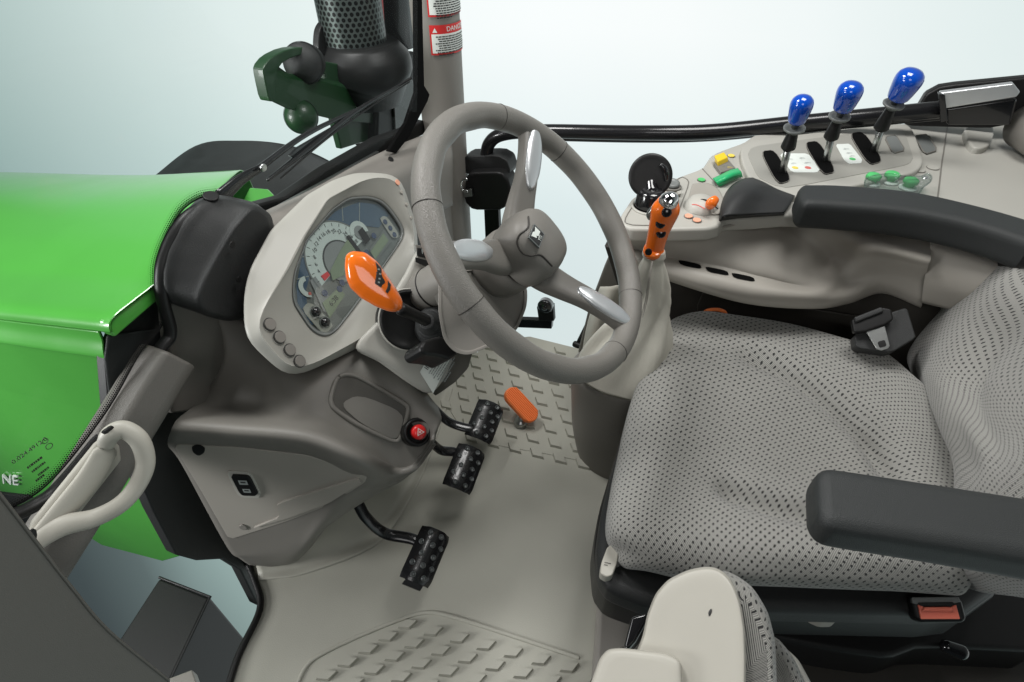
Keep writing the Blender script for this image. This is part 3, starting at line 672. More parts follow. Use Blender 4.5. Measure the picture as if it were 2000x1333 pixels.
# rounded pocket: raised rim, recess shade painted as a dark plate
pocket = [(655, 742), (672, 731), (700, 735), (792, 788), (800, 800), (783, 858), (770, 864), (700, 832), (652, 800), (644, 782)]
sd_ = surf(dsh)
rim = [sd_(p[0], p[1], .0005)[0] for p in chaikin([A(x, y, 0) for x, y in pocket], 3)]
decal('pocket_shade_plate', pocket, sd_, .0012, 'pocket_shade', ld, ch=3)
tube('pocket_rim', rim+[rim[0]], .0042, 'dash', ld, smoothpath=False, rounded=False)
decal('pocket_step', [(662, 790), (700, 770), (792, 806), (780, 852), (768, 858), (704, 828)], sd_, .0028, 'dash', ld, ch=2)
hb = sd_(815, 843, .004)[0]; hn = un(A(.62, -.35, .7))
hz_ = thing('hazard_switch', hb, 'round red hazard warning button with white triangle at the nose of the lower dash', 'switch')
lathe('switch_well', hb, hn, [(.026, -.02), (.026, .004), (.022, .008), (.019, .004), (.018, -.004)], 'black', hz_, n=40)
lathe('button', hb+hn*.002, hn, [(.0135, 0), (.0135, .012), (.011, .016), (.004, .017)], 'red', hz_, n=40)
u_, v_, _ = basis(hn); 
for s_, m_ in ((.0085, 'paper'), (.0058, 'red'), (.0026, 'paper')):
    c_ = hb+hn*(.0195+(.0003 if s_ < .008 else 0)+(.0003 if s_ < .005 else 0))
    mesh('triangle_mark', [c_+s_*(math.cos(a)*u_+math.sin(a)*v_) for a in (math.pi/2, math.pi*7/6, math.pi*11/6)], [[0, 1, 2]], m_, hz_, smooth=False)
sp = thing('fuse_cover_panel', PL(500, 960, O_, N_), 'light taupe side cover with a small black rocker switch below the dark dash', 'panel')
po_ = [(336, 868), (460, 874), (600, 890), (700, 922), (716, 934), (712, 944), (650, 985), (560, 1020), (447, 1056), (395, 965)]
prism('cover_face', chaikin(TD(po_, .008), 1, .08), -N_*.02, 'dashlite', sp, bevel=.004)
prism('cover_step', chaikin(TD([(540, 985), (700, 936), (705, 944), (640, 985), (560, 1014), (490, 1034), (545, 1012)], .0125), 1, .1), -N_*.02, 'dashlite', sp, bevel=.003)
prism('notch', chaikin(TD([(374, 870), (400, 872), (400, 884), (388, 892), (376, 884)], .0085), 2), -N_*.004, 'black', sp, bevel=0)
disc('screw_plug', TD([(476, 1029)], .008)[0], N_, .0075, .003, 'taupe', sp)
prism('switch_bezel', chaikin(TD([(441, 921), (480, 923), (492, 930), (509, 966), (506, 974), (474, 973), (462, 966)], .011), 1, .15), -N_*.006, 'light', sp, bevel=.001)
sw = prism('rocker_switch', chaikin(TD([(449, 929), (482, 931), (488, 936), (503, 966), (497, 970), (473, 969), (466, 962)], .015), 1, .12), -N_*.008, 'black', sp, bevel=.001)
for q, s_ in (((475, 943), .0075), ((482, 959), .0065)):
    c_ = TD([q], .0157)[0]; u_ = un(TD([(490, q[1]+1)], 0)[0]-TD([(460, q[1])], 0)[0]); v_ = np.cross(N_, u_)
    prism('switch_symbol', [c_-u_*s_-v_*s_*.7, c_+u_*s_-v_*s_*.7, c_+u_*s_+v_*s_*.7, c_-u_*s_+v_*s_*.7], N_*.0004, 'inkgrey', sw, bevel=0)
    prism('symbol_gap', [c_-u_*s_*.6-v_*s_*.15, c_+u_*s_*.6-v_*s_*.15, c_+u_*s_*.6+v_*s_*.35, c_-u_*s_*.6+v_*s_*.35], N_*.0006, 'ink', sw, bevel=0)
tb = thing('wheel_arch_liner', PX(400, 980, -.8), 'black moulded liner beside the door opening below the cover panel', 'liner')
prism('liner_panel', TX([(290, 800), (330, 760), (400, 760), (420, 860), (460, 960), (447, 1058), (470, 1090), (500, 1130)] if False else [(290, 800), (330, 740), (480, 700), (480, 900), (395, 962), (447, 1058), (480, 1090), (512, 1160), (505, 1185), (470, 1115), (435, 1093), (385, 1096), (345, 1085), (300, 1000), (270, 930)], -.80), (-.03, 0, 0), 'soft', tb, bevel=.004)
# =================================================================== INSTRUMENT CLUSTER
NC = un(A(.85, 0, .52)); OC = A(-.608, .68, .665)
def TC(l, off=0): return TP(l, OC+NC*off, NC)
ic = thing('instrument_cluster', A(-.62, .69, .5), 'pale hexagonal instrument cluster with round dials behind the steering wheel', 'dashboard')
cu_ = un(np.cross(A(0, 0, 1), NC)); cv_ = np.cross(NC, cu_)
CC = (668, 515)
def RC(px, off, n=120): return polar(TC(px, off), TC([CC], off)[0], cu_, cv_, n)
sil = [(600, 384), (648, 355), (690, 340), (730, 338), (770, 342), (785, 355), (814, 442), (816, 500), (804, 562), (765, 632), (706, 676), (627, 714), (592, 730), (563, 732), (544, 722), (484, 665), (478, 637), (481, 571), (493, 525), (532, 452)]
crest = [(640, 388), (705, 354), (735, 346), (768, 349), (781, 362), (808, 445), (810, 500), (798, 556), (758, 622), (700, 664), (625, 705), (592, 718), (568, 718), (553, 708), (507, 655), (502, 628), (520, 592), (556, 532), (592, 462)]
inn = [(690, 372), (728, 368), (764, 385), (780, 410), (803, 455), (800, 478), (745, 560), (690, 640), (664, 672), (634, 684), (600, 674), (560, 620), (557, 590), (568, 535), (590, 468), (640, 405)]
opn = [(681, 386), (720, 383), (747, 391), (765, 410), (783, 436), (793, 455), (787, 468), (740, 535), (690, 605), (655, 650), (635, 660), (608, 647), (572, 592), (571, 560), (575, 531), (598, 468), (648, 409)]
opd = [(690, 396), (722, 391), (745, 397), (762, 414), (778, 440), (787, 457), (781, 468), (735, 532), (686, 602), (652, 644), (634, 652), (612, 640), (579, 590), (577, 562), (581, 533), (603, 471), (652, 415)]
rings = [RC(sil, -.10), RC(sil, -.05), RC(sil, -.028), RC([((a*.65+CC[0]*0)+b_[0]*.35, c_*.65+b_[1]*.35) for (a, c_), b_ in zip(sil, sil)], -.012) if False else RC(sil, -.014), RC(crest, .004), RC(crest, .006), RC(inn, -.004), RC(opn, -.012), RC(opn, -.022)]
rings = [smooth_ring(r, 2) for r in rings]
loft('cluster_housing', blend(rings[:6], 4), 'light', ic, cap=(False, False))
loft('inner_bezel', blend(rings[5:], 5), 'inner', ic, cap=(False, False))
lg_ = smooth_ring(RC(opn, -.0115), 2); prism('cluster_lens', lg_, -NC*.0012, 'lensglass', ic, bevel=0)
rg = [smooth_ring(RC(opn, -.014), 2), smooth_ring(RC(opn, -.009), 2), smooth_ring(RC([(a+(668-a)*.035, b+(515-b)*.035) for a, b in opn], -.009), 2), smooth_ring(RC([(a+(668-a)*.06, b+(515-b)*.06) for a, b in opn], -.018), 2)]
loft('bezel', rg, 'slate', ic, cap=(False, False))
face = smooth_ring(RC(opn, -.019), 2)
fp = prism('dial_face', face, -NC*.004, 'slate', ic, bevel=0)
L0 = -.019
def dial(name, px, off, m, parent=None, h=.0012, ch=0): return prism(name, chaikin(TC(px, L0+off+h), ch, .18) if ch else TC(px, L0+off+h), -NC*h, m, parent or ic, bevel=0)
def circ(c, r, n=48, a0=0, a1=2*math.pi): return [c+r*(math.cos(a)*cu_+math.sin(a)*cv_) for a in np.linspace(a0, a1, n, endpoint=(a1-a0 < 6.2))]
def sect(name, c, r0, r1, a0, a1, off, m, parent=None, h=.0012):
    P = circ(c+NC*(L0+off+h), r1, 40, a0, a1)+circ(c+NC*(L0+off+h), r0, 40, a0, a1)[::-1]
    return prism(name, P, -NC*h, m, parent or ic, bevel=0)
dial('warning_light_band', [(600, 560), (582, 600), (579, 560), (590, 500), (607, 466), (655, 413), (700, 395), (745, 400), (760, 420), (740, 445), (700, 440), (660, 440), (630, 470), (612, 510)], .0006, 'dialb')
dial('lower_warning_lights', [(579, 560), (598, 560), (600, 600), (618, 635), (606, 634), (582, 596)], .0009, 'dialb')
g0 = TC([(678, 507)], 0)[0]
def inpl(q): p = TC([q], 0)[0]-g0; return np.hypot(p@cu_, p@cv_), math.atan2(p@cv_, p@cu_)
ro = (inpl((604, 494))[0]+inpl((650, 432))[0])/2; ri = inpl((640, 496))[0]
aL = inpl((634, 561))[1]; aR = inpl((713, 472))[1]
a0_, a1_ = (aR, aL) if aR < aL else (aR-2*math.pi, aL)
gauge = sect('rev_counter_ring', g0, ri, ro, a0_, a1_, .0018, 'dialw')
sect('rev_counter_edge', g0, ri*.93, ri, a0_, a1_, .0024, 'ink')
sect('ring_outline', g0, ro, ro*1.035, a0_, a1_, .0022, 'slate')
prism('hub_disc', circ(g0+NC*(L0+.004), ri*.93, 60), -NC*.003, 'dialg', ic, bevel=.0004)
for i, s in enumerate(['2', '4', '6', '8', '10', '12', '14', '16', '18', '20', '22', '24', '26', '28']):
    a = a1_-(a1_-a0_)*(i+.6)/14.2; c_ = g0+(ri+ro)/2*(math.cos(a)*cu_+math.sin(a)*cv_)+NC*(L0+.0034)
    rad = math.cos(a)*cu_+math.sin(a)*cv_
    text('dial_numeral', s, c_-rad*.001, cu_, cv_, .0105, 'ink', gauge, h=.0002)
    e_ = g0+rad*(ro*.93)+NC*(L0+.0034); tt = np.cross(NC, rad)
    prism('dial_tick', [e_-tt*.0006-rad*.003, e_+tt*.0006-rad*.003, e_+tt*.0006+rad*.003, e_-tt*.0006+rad*.003], -NC*.0004, 'ink', gauge, bevel=0)
sect('red_zone', g0, ri, ri+(ro-ri)*.5, a1_-.22, a1_-.03, .0030, 'red')
dial('main_display', [(683, 462), (708, 497), (688, 530), (650, 548), (645, 530), (665, 490)], .0046, 'lcd')
dial('display_edge', [(676, 462), (682, 459), (712, 500), (706, 503)], .0058, 'ink')
s1 = TC([(712, 450)], 0)[0]; r1 = inpl((712, 450)); rr1 = np.linalg.norm(TC([(694, 440)], 0)[0]-s1)
sect('fuel_gauge_ring', s1, rr1*.62, rr1*1.05, -.4, 2.9, .003, 'dialw'); prism('fuel_gauge_disc', circ(s1+NC*(L0+.0046), rr1*.62), -NC*.002, 'dialg', ic, bevel=0)
dial('gauge_notch', [(700, 452), (708, 444), (724, 468), (714, 478)], .0055, 'ink')
s2 = TC([(612, 556)], 0)[0]; rr2 = np.linalg.norm(TC([(593, 556)], 0)[0]-s2)
sect('temperature_gauge_ring', s2, rr2*.55, rr2*1.0, 1.2, 4.3, .003, 'dialw')
sect('temperature_red_mark', s2, rr2*.55, rr2*.8, 3.9, 4.3, .0044, 'dotred')
dial('lower_plate', [(606, 548), (616, 540), (650, 590), (645, 612), (632, 608)], .0022, 'dialg')
dial('clock_display', [(630, 592), (662, 562), (674, 576), (644, 622)], .004, 'lcd')
text('clock_digits', '6:38', TC([(652, 588)], L0+.0056)[0], un(TC([(668, 572)], 0)[0]-TC([(638, 606)], 0)[0]), un(np.cross(NC, un(TC([(668, 572)], 0)[0]-TC([(638, 606)], 0)[0]))), .014, 'ink', ic, h=.0002)
dial('hour_display_frame', [(722, 488), (750, 448), (766, 470), (735, 512)], .0034, 'slate')
dial('hour_display', [(724, 492), (749, 456), (759, 470), (733, 507)], .005, 'lcd')
dial('right_lens_strip', [(742, 428), (748, 422), (756, 424), (778, 455), (778, 464), (770, 466), (764, 462)], .003, 'light', ch=1)
for q in ((752, 434), (762, 446), (770, 459)): disc('blue_lens', TC([q], L0+.0044)[0], NC, .0055, .0015, 'lens', ic)
dial('left_lens_strip', [(590, 605), (600, 592), (612, 594), (652, 634), (640, 650), (626, 648)], .0026, 'light', ch=1)
for q in ((616, 610), (634, 630)):
    disc('knob_ring', TC([q], L0+.0042)[0], NC, .0115, .002, 'slate', ic); lathe('reset_button', TC([q], L0+.006)[0], NC, [(.0082, 0), (.0082, .005), (.006, .008), (.002, .009)], 'gloss', ic, n=28)
for q in ((730, 461), (716, 494), (634, 573), (663, 565), (668, 553)): disc('indicator_lens', TC([q], L0+.0048)[0], NC, .0062, .0012, 'lens', ic)
for q in ((586, 500), (592, 538)):
    pass
for l in ([(604, 430), (608, 470)], [(668, 404), (670, 432)], [(702, 397), (702, 436)], [(583, 503), (606, 500)], [(580, 546), (603, 540)]):
    tube('band_divider', TC(l, L0+.002), .0009, 'inkgrey', ic, smoothpath=False, n=6)
for q in ((527, 634), (546, 659), (566, 684), (585, 706)):
    qq = TC([q], .0)[0]; k_ = .0095
    disc('blanking_button', TC([q], .004)[0], NC, k_, .0035, 'taupe', ic, bevel=.0008); ringo('button_groove', TC([q], .0068)[0], NC, k_*1.06, .0007, 'ink', ic, seg=40)
for i, q in enumerate(((776, 357), (784, 376), (794, 400), (803, 426))):
    disc('indicator_button', TC([q], .006)[0], NC, .0062 if i == 0 else .004, .002, 'dotpale' if i == 0 else 'dashlite', ic)
# =================================================================== COLUMN COVER
cc = thing('steering_column_cover', PY(800, 680, .62), 'pale steering column cover with a white printed notice under the shift lever', 'cover')
nO = PY(800, 680, .60); nN = un(A(.62, -.42, .5))
def TS(l, off=0): return TP(l, nO+nN*off, nN)
co = [(700, 664), (740, 625), (775, 560), (800, 520), (815, 470), (850, 488), (876, 530), (862, 600), (862, 660), (884, 690), (880, 712), (862, 748), (846, 768), (834, 772), (790, 744), (738, 706), (690, 684)]
rings = [polar(TS(co, o_), TS([(795, 640)], o_)[0], *basis(nN)[:2], 100) for o_ in (-.12, -.03, -.008)]
r2_ = [[c*s+TS([(795, 640)], 0)[0]*(1-s)+nN*o_ for c in np.array(rings[-1])+nN*.008] for s, o_ in ((.985, -.002), (.95, .002), (.8, .003))]
loft('cover_shell', [smooth_ring(r, 2) for r in rings+r2_], 'light', cc, cap=(False, True))
prism('notice_label', TS([(843, 690), (876, 688), (880, 700), (846, 769), (820, 727)], .0045), -nN*.001, 'paper', cc, bevel=0)
lx = un(TS([(845, 692)], 0)[0]-TS([(822, 728)], 0)[0]); ly = np.cross(nN, lx)
text('notice_heading', 'IMPORTANT', TS([(832, 722)], .0052)[0], lx, ly, .0125, 'ink', cc, align='LEFT', h=.0002)
scribble('notice_lines', TS([(835, 732)], .0052)[0], lx, ly, .052, 9, .0042, 'inkgrey', cc, th=.5, seed=9, z=.0002)
prism('vent_slot', TS([(812, 478), (852, 486), (872, 520), (868, 540), (846, 530), (818, 515)], .006), -nN*.004, 'dash', cc, bevel=.001)
rk = prism('rocker_switch', TS([(815, 484), (845, 490), (852, 502), (846, 508), (815, 500)], .0075), -nN*.004, 'black', cc, bevel=.001)
text('switch_symbol', 'R', TS([(827, 492)], .008)[0], lx*.3+un(TS([(845, 494)], 0)[0]-TS([(820, 490)], 0)[0]), np.cross(nN, lx*.3+un(TS([(845, 494)], 0)[0]-TS([(820, 490)], 0)[0])), .012, 'inkgrey', rk, h=.0003)
prism('dark_slot', TS([(812, 503), (846, 512), (866, 530), (864, 536), (840, 524), (812, 512)], .0085), -nN*.003, 'black', cc, bevel=.0005)
# dark round gaiter hole the lever comes out of, and tilt cylinder
sk = thing('column_skirt', PY(890, 730, .75), 'dark taupe rounded skirt around the foot of the steering column', 'skirt')
prism('skirt_shell', chaikin(TY([(800, 640), (915, 620), (924, 690), (916, 720), (890, 748), (862, 768), (850, 775), (840, 740)], .74), 1, .1), (-.10, .06, -.02), 'dash', sk, bevel=.012)
tl = thing('tilt_sleeve', PY(830, 570, .66), 'dark cylindrical sleeve joining the column cover to the steering shaft', 'sleeve')
tube('sleeve_body', [PY(775, 612, .68), PY(815, 580, .68), PY(870, 548, .68), PY(930, 520, .68)], [.034, .036, .037, .037], 'dash', tl, rounded=False, n=32)
ringo('sleeve_groove', PY(846, 562, .68), PY(870, 548, .68)-PY(815, 580, .68), .0375, .0012, 'black', tl)
lathe('sleeve_hole', PY(800, 625, .62), nN, [(.052, -.03), (.052, .0), (.048, .003), (.044, -.002), (.03, -.006)], 'black', tl)
ringo('hole_rim', PY(800, 625, .62)-nN*.001, nN, .053, .0016, 'light', tl)
# =================================================================== STEERING WHEEL
WC = A(-.224, .675, .803); WN = un(A(.716, -.02, .698))
wa = un(np.cross((0, 1, 0), WN)); wb = np.cross(WN, wa)
sw = thing('steering_wheel', WC-WN*.1, 'taupe three spoke steering wheel with silver inserts and square badge on the hub', 'steering wheel')
RM, Rm = .2025, .0185
def wp_(ang, r, h=0): a = math.radians(ang); return WC+r*(math.cos(a)*wa+math.sin(a)*wb)+WN*h
rings = []
NT = 144
for b in np.linspace(0, 2*math.pi, 24, endpoint=False):
    rr = []
    for t in np.linspace(0, 360, NT, endpoint=False):
        k = 1.0
        # flat gripping facets with shallow finger swells
        w = .0009*math.sin(math.radians(t*18))*(1 if math.cos(b) < -.3 else 0)
        rad = RM+(Rm+w)*math.cos(b); rr.append(wp_(t, rad, Rm*1.02*math.sin(b)))
    rings.append(rr)
rings.append(rings[0])
loft('rim', rings, 'rim', sw, cap=(False, False))
SP = [127.5, 6.6, -116.5]
for s_ in SP:
    for d in (-19, 19):
        o_ = wp_(s_+d, RM); ringo('rim_seam', o_, wp_(s_+d+1, RM)-wp_(s_+d-1, RM), Rm*1.012, .0007, 'brown', sw, seg=40)
    # raised thumb pad panels on each side of the spoke
def spoke(ang):
    a = math.radians(ang); d = math.cos(a)*wa+math.sin(a)*wb; t = np.cross(WN, d)
    secs = [(.035, .027, -.052, .018), (.06, .026, -.046, .016), (.09, .0225, -.034, .014), (.12, .0195, -.02, .013), (.15, .0185, -.010, .012), (.175, .0185, -.004, .012), (.196, .019, -.001, .012)]
    rings = []
    for r, w, h, th in secs:
        c = WC+d*r+WN*h; rr = []
        for q in np.linspace(0, 2*math.pi, 28, endpoint=False):
            cx, sy = math.cos(q), math.sin(q); e = (abs(cx)**3.2+abs(sy)**3.2)**(-1/3.2)
            rr.append(c+t*w*cx*e+WN*th*sy*e)
        rings.append(rr)
    rings = blend(rings, 5)
    sp_ = loft('spoke', rings, 'wheel', sw)
    # silver insert: a long pad on the outer half of the spoke
    V = []; prof = [(.098, .002), (.104, .007), (.125, .0115), (.15, .0125), (.17, .0115), (.188, .008), (.191, .004)]
    def hh(r): return float(np.interp(r, [x[0] for x in secs], [x[2]+x[3] for x in secs]))
    rg = []
    for r, w in cr([A(p, q, 0) for p, q in prof], 4) and [(q[0], q[1]) for q in cr([A(p, q, 0) for p, q in prof], 4)]:
        c = WC+d*r+WN*(hh(r)-.002)-t*.002; rr = []
        for q in np.linspace(0, 2*math.pi, 20, endpoint=False):
            cx, sy = math.cos(q), math.sin(q); e = (abs(cx)**3+abs(sy)**3)**(-1/3)
            rr.append(c+t*w*1.25*cx*e+WN*.0065*sy*e)
        rg.append(rr)
    loft('silver_insert', rg, 'chrome', sp_)
    return sp_
for s_ in SP: spoke(s_)
lathe('hub_collar', WC, WN, [(0.0270, -.13), (0.0423, -.12), (0.0486, -.10), (0.0504, -.075), (0.0486, -.062), (0.0441, -.058)], 'wheel', sw, power=2.4, n=64)
lathe('hub_groove', WC, WN, [(0.0450, -.062), (0.0450, -.05)], 'brown', sw, power=2.4, n=64)
hub = lathe('hub_cap', WC, WN, [(0.0441, -.055), (0.0504, -.051), (0.0522, -.04), (0.0518, -.022), (0.0486, -.006), (0.0432, .004), (0.0342, .009), (0.0198, .012), (0.0072, .013)], 'wheel', sw, power=2.7, n=72)
# horn pad groove: a curved line across the cap
g_ = []
for q in [(1032, 425), (1030, 445), (1014, 462), (1011, 478), (1020, 495), (1036, 501), (1055, 498), (1075, 515)]:
    g_.append(PL(*q, WC+WN*.005, WN))
hf_ = surf(hub)
gq = [(1032, 424), (1031, 445), (1014, 460), (1010, 476), (1020, 494), (1036, 500), (1056, 499), (1078, 520)]
gg = [hf_(q[0], q[1], .0002)[0] for q in cr([A(x, y, 0) for x, y in gq], 8) if hf_(q[0], q[1])[0] is not None]
tube('horn_pad_groove', gg, .0014, 'brown', hub, smoothpath=False, n=8)
bc = PL(1050, 462, WC+WN*.011, WN); bx_ = un(PL(1062, 458, WC+WN*.011, WN)-PL(1053, 480, WC+WN*.011, WN)); by_ = np.cross(WN, bx_)
by2 = un(PL(1034, 466, WC+WN*.011, WN)-PL(1053, 481, WC+WN*.011, WN))
bxx = un(PL(1062, 458, WC+WN*.011, WN)-PL(1053, 481, WC+WN*.011, WN))
lw, lh = np.linalg.norm(PL(1062, 458, WC+WN*.011, WN)-PL(1053, 481, WC+WN*.011, WN)), np.linalg.norm(PL(1034, 466, WC+WN*.011, WN)-PL(1053, 481, WC+WN*.011, WN))
bcn = PL(1053, 481, WC+WN*.014, WN); by2 = un(by2-bxx*(by2@bxx))
def sq(x0, y0, x1, y1, o_): return [bcn+bxx*lw*x+by2*lh*y+WN*o_ for x, y in ((x0, y0), (x1, y0), (x1, y1), (x0, y1))]
bd = prism('badge', sq(-.08, -.08, 1.08, 1.08, 0), -WN*.003, 'steel', hub, bevel=.0004)
prism('badge_field', sq(0, 0, 1, 1, .0004), -WN*.0005, 'ink', bd, bevel=0)
prism('badge_emblem', [bcn+bxx*lw*x+by2*lh*y+WN*.0009 for x, y in ((.12, .94), (.3, .45), (.45, .55), (.5, .38), (.9, .38), (.9, .94), (.6, .80), (.45, .94))], -WN*.0003, 'paper', bd, bevel=0)
text('badge_word', 'YTS', bcn+bxx*lw*.5+by2*lh*.18+WN*.0009, bxx, by2, lh*.36, 'paper', bd, h=.0002)
hs = thing('column_shroud', WC-WN*.2, 'taupe column shroud with a bright edge behind the steering wheel', 'shroud')
SO = WC-WN*.115
def TW(l, off=0): return TP(l, SO+WN*off, WN)
shp = [(856, 548), (900, 525), (960, 520), (1010, 530), (1031, 560), (1029, 600), (1010, 645), (957, 677), (915, 695), (888, 690), (866, 665), (856, 610)]
rr = [smooth_ring(polar(TW(shp, o_), TW([(940, 610)], o_)[0], *basis(WN)[:2], 90), 2) for o_ in (-.035, -.03, 0, .003)]
rr.append([c*.93+TW([(940, 610)], .003)[0]*.07 for c in rr[-1]]); rr.append([c*.91+TW([(940, 610)], -.004)[0]*.09 for c in rr[-3]])
loft('shroud_shell', rr, 'taupe', hs, cap=(True, True), bevel=.0015)
cs = [TW([(940, 600)], 0)[0]]
tube('shroud_neck', [WC-WN*.115, WC-WN*.22], [.05, .045], 'dash', hs, smoothpath=False, rounded=False)
prism('switch_housing', TP([(828, 664), (862, 655), (885, 668), (898, 690), (878, 704), (866, 697), (850, 694), (828, 692), (820, 678)], WC-WN*.16, WN), -WN*.05, 'black', hs, bevel=.006)
# =================================================================== SHUTTLE LEVER
sl = thing('shift_lever', PY(835, 625, .60), 'glossy orange shift lever with black stickers in front of the instrument dials', 'lever')
pz = [PY(681, 517, .505), PY(690, 527, .51), PY(708, 543, .515), PY(730, 556, .525), PY(752, 572, .54), PY(770, 590, .555), PY(783, 604, .565)]
kk = [mpp(p) for p in pz]
hO = PY(730, 552, .525); hN = un(A(.45, -.62, .55))
hout = [(673, 522), (675, 498), (688, 490), (714, 493), (737, 511), (758, 540), (776, 567), (787, 588), (786, 603), (777, 610), (762, 610), (735, 600), (705, 583), (684, 563), (676, 545)]
hc_ = (728, 552)
def hring(o_, s_): 
    R = smooth_ring(polar(TP(hout, hO, hN), TP([hc_], hO, hN)[0], *basis(hN)[:2], 120), 2); c = TP([hc_], hO, hN)[0]
    ax0 = un(PL(780, 600, hO, hN)-PL(690, 520, hO, hN)); d = R-c; al = (d@ax0)[:, None]*ax0; pe_ = d-al
    return c+al*(1-(1-s_)*.55)+pe_*s_+hN*o_
hr_ = [hring(o_, s_) for o_, s_ in ((-.030, .2), (-.029, .6), (-.024, .86), (-.012, .98), (-.002, 1.0), (.007, .97), (.014, .84), (.018, .66), (.0205, .35), (.021, .05))]
hd = loft('lever_handle', blend(hr_, 4), 'orange', sl)
sh_ = surf(hd)
decal('black_sticker', [(733, 512), (744, 524), (752, 552), (744, 562), (732, 554), (735, 535)], sh_, .0005, 'ink', hd, ch=0)
decal('narrow_sticker', [(757, 549), (763, 556), (762, 566), (757, 574), (753, 570), (757, 560)], sh_, .0005, 'ink', hd, ch=0)
for k, (x, y) in enumerate(((739, 527), (742, 536), (741, 545), (740, 552))): decal('sticker_print', [(x-2, y-2), (x+2, y-1), (x+2, y+2), (x-2, y+1)], sh_, .0009, 'inkgrey', hd, ch=0)
tube('lever_stem', [pz[-1], PY(808, 615, .585), PY(836, 628, .61)], [.0105, .0095, .010], 'black', sl)
bo = PY(836, 630, .61); bdx = un(PY(872, 648, .68)-bo)
prof = []
for i in range(6):
    r0 = .017+.0055*i; h0 = .006+.011*i; prof += [(r0, h0), (r0+.004, h0+.003), (r0+.004, h0+.006), (r0+.0005, h0+.0085)]
lathe('ribbed_boot', bo-bdx*.006, bdx, [(.011, -.004), (.014, 0)]+prof, 'soft', sl, n=40)
# =================================================================== PEDALS
def pedal(label, corners, arm, z, up, group, flip=0):
    a, b, c, d = [PL(*q, PZ(*[sum(v)/4 for v in zip(*corners)], z), un(A(.5, -.1, .86))) for q in corners]
    ctr = (a+b+c+d)/4; U = un((b+c)/2-(a+d)/2); Vd = un((c+d)/2-(a+b)/2); n = un(np.cross(U, Vd)); n = n if n @ (CAM-ctr) > 0 else -n
    t = thing('foot_pedal', ctr, label, 'pedal', group)
    w = np.linalg.norm((b+c)/2-(a+d)/2); h = np.linalg.norm((c+d)/2-(a+b)/2)
    Vd = un(Vd-U*(U@Vd)*.0)
    rows = []
    for j in np.linspace(-1, 1, 9):
        row = []
        for i in np.linspace(-1, 1, 9):
            ca = min(1, math.hypot(max(0, abs(i)-.72), max(0, abs(j)-.8))/.25) if abs(i) > .72 and abs(j) > .8 else 0
            row.append(ctr+U*w/2*i*(1-.06*ca)+Vd*h/2*j*(1-.04*ca)+n*(-.011*i*i-.004*max(0, abs(j)-.8)/.2))
        rows.append(row)
    patch('pedal_pad', rows, 'satin', t, res=3, solid=.004, soff=-1 , bevel=.001)
    V = []
    for j, cols in enumerate([(-.45, .45), (-.8, .08, .8), (-.45, .5), (-.8, 0, .75), (-.4, .45)]):
        for i in cols:
            jj = -.78+j*.39; p = ctr+U*w/2*i*.85+Vd*h/2*jj+n*(-.011*(i*.85)**2+.0035)
            nn = un(n+U*.25*i); lathe('grip_stud', p, nn, [(.0064, -.003), (.0056, .0034), (.0044, .0038), (.0036, .0014), (.0005, .001)], 'stud', t, n=16)
    pts = [PZ(q[0], q[1], q[2]) for q in arm]
    tube('pedal_arm', pts+[ctr-n*.02+U*w*.1*flip], [.012]*len(arm)+[.010], 'satin', t, flat=.5, fdir=n)
    return t, ctr, U, Vd, n, w, h
gp = 'black studded foot pedals'
t_, c_, U_, V_, n_, w_, h_ = pedal('black studded clutch pedal standing alone nearest the camera', [(828, 1024), (882, 1046), (838, 1150), (783, 1126)], [(700, 985, .22), (716, 1012, .19), (752, 1042, .14), (812, 1056, .12)], .12, 1, gp)
prism('pad_tab', [c_+V_*h_*.5+U_*w_*-.32, c_+V_*h_*.5+U_*w_*.3, c_+V_*h_*.6+U_*w_*.26, c_+V_*h_*.6+U_*w_*-.36], -n_*.006, 'satin', t_, bevel=.001)
pedal('black studded brake pedal, the nearer one of the close pair', [(898, 862), (952, 884), (919, 966), (868, 944)], [(800, 850, .25), (838, 862, .2), (862, 880, .15), (892, 886, .13)], .13, 1, gp)
pedal('black studded brake pedal, the farther one of the pair beside the orange throttle', [(936, 776), (990, 796), (957, 868), (913, 846)], [(820, 770, .25), (850, 800, .2), (880, 826, .15), (925, 838, .13)], .13, 1, gp)
tp = thing('throttle_pedal', PZ(1020, 800, .05), 'small orange ribbed accelerator pedal on the treaded floor', 'pedal')
to = PZ(1020, 790, .07); tn = un(A(.5, -.25, .83)); ta = un(PL(1037, 808, to, tn)-PL(1002, 770, to, tn)); ts = np.cross(tn, ta)
L_ = np.linalg.norm(PL(1053, 812, to, tn)-PL(990, 762, to, tn))/2; Wd = 18*mpp(to)
cap_ = [to+ta*(L_-Wd)*sg_+Wd*(math.cos(a)*ta*sg_+math.sin(a)*ts*sg_) for sg_ in (1, -1) for a in np.linspace(-math.pi/2, math.pi/2, 16)]
cap_ = [PL(1020, 790, to, tn)+(p-to) for p in cap_]
prism('pedal_body', cap_, -tn*.018, 'rubber_orange', tp, bevel=.004)
for k in range(-4, 5):
    o_ = to+ts*Wd*k*.205+tn*.0006; e_ = (L_-Wd)*1.0+Wd*math.sqrt(max(0, 1-(k*.205)**2))*.86
    tube('grip_rib', [o_-ta*e_, o_+ta*e_], .0016, 'rubber_orange', tp, smoothpath=False, n=8)
bt = PZ(1017, 824, .012)
lathe('ball_joint', bt, (0, 0, 1), [(.019, -.01), (.019, .002), (.016, .008), (.009, .010), (.009, .018), (.004, .022)], 'steel', tp, n=28)
tube('pedal_link', [bt+A(0, 0, .01), to-tn*.012+ta*L_*.2], .005, 'steel', tp, smoothpath=False)
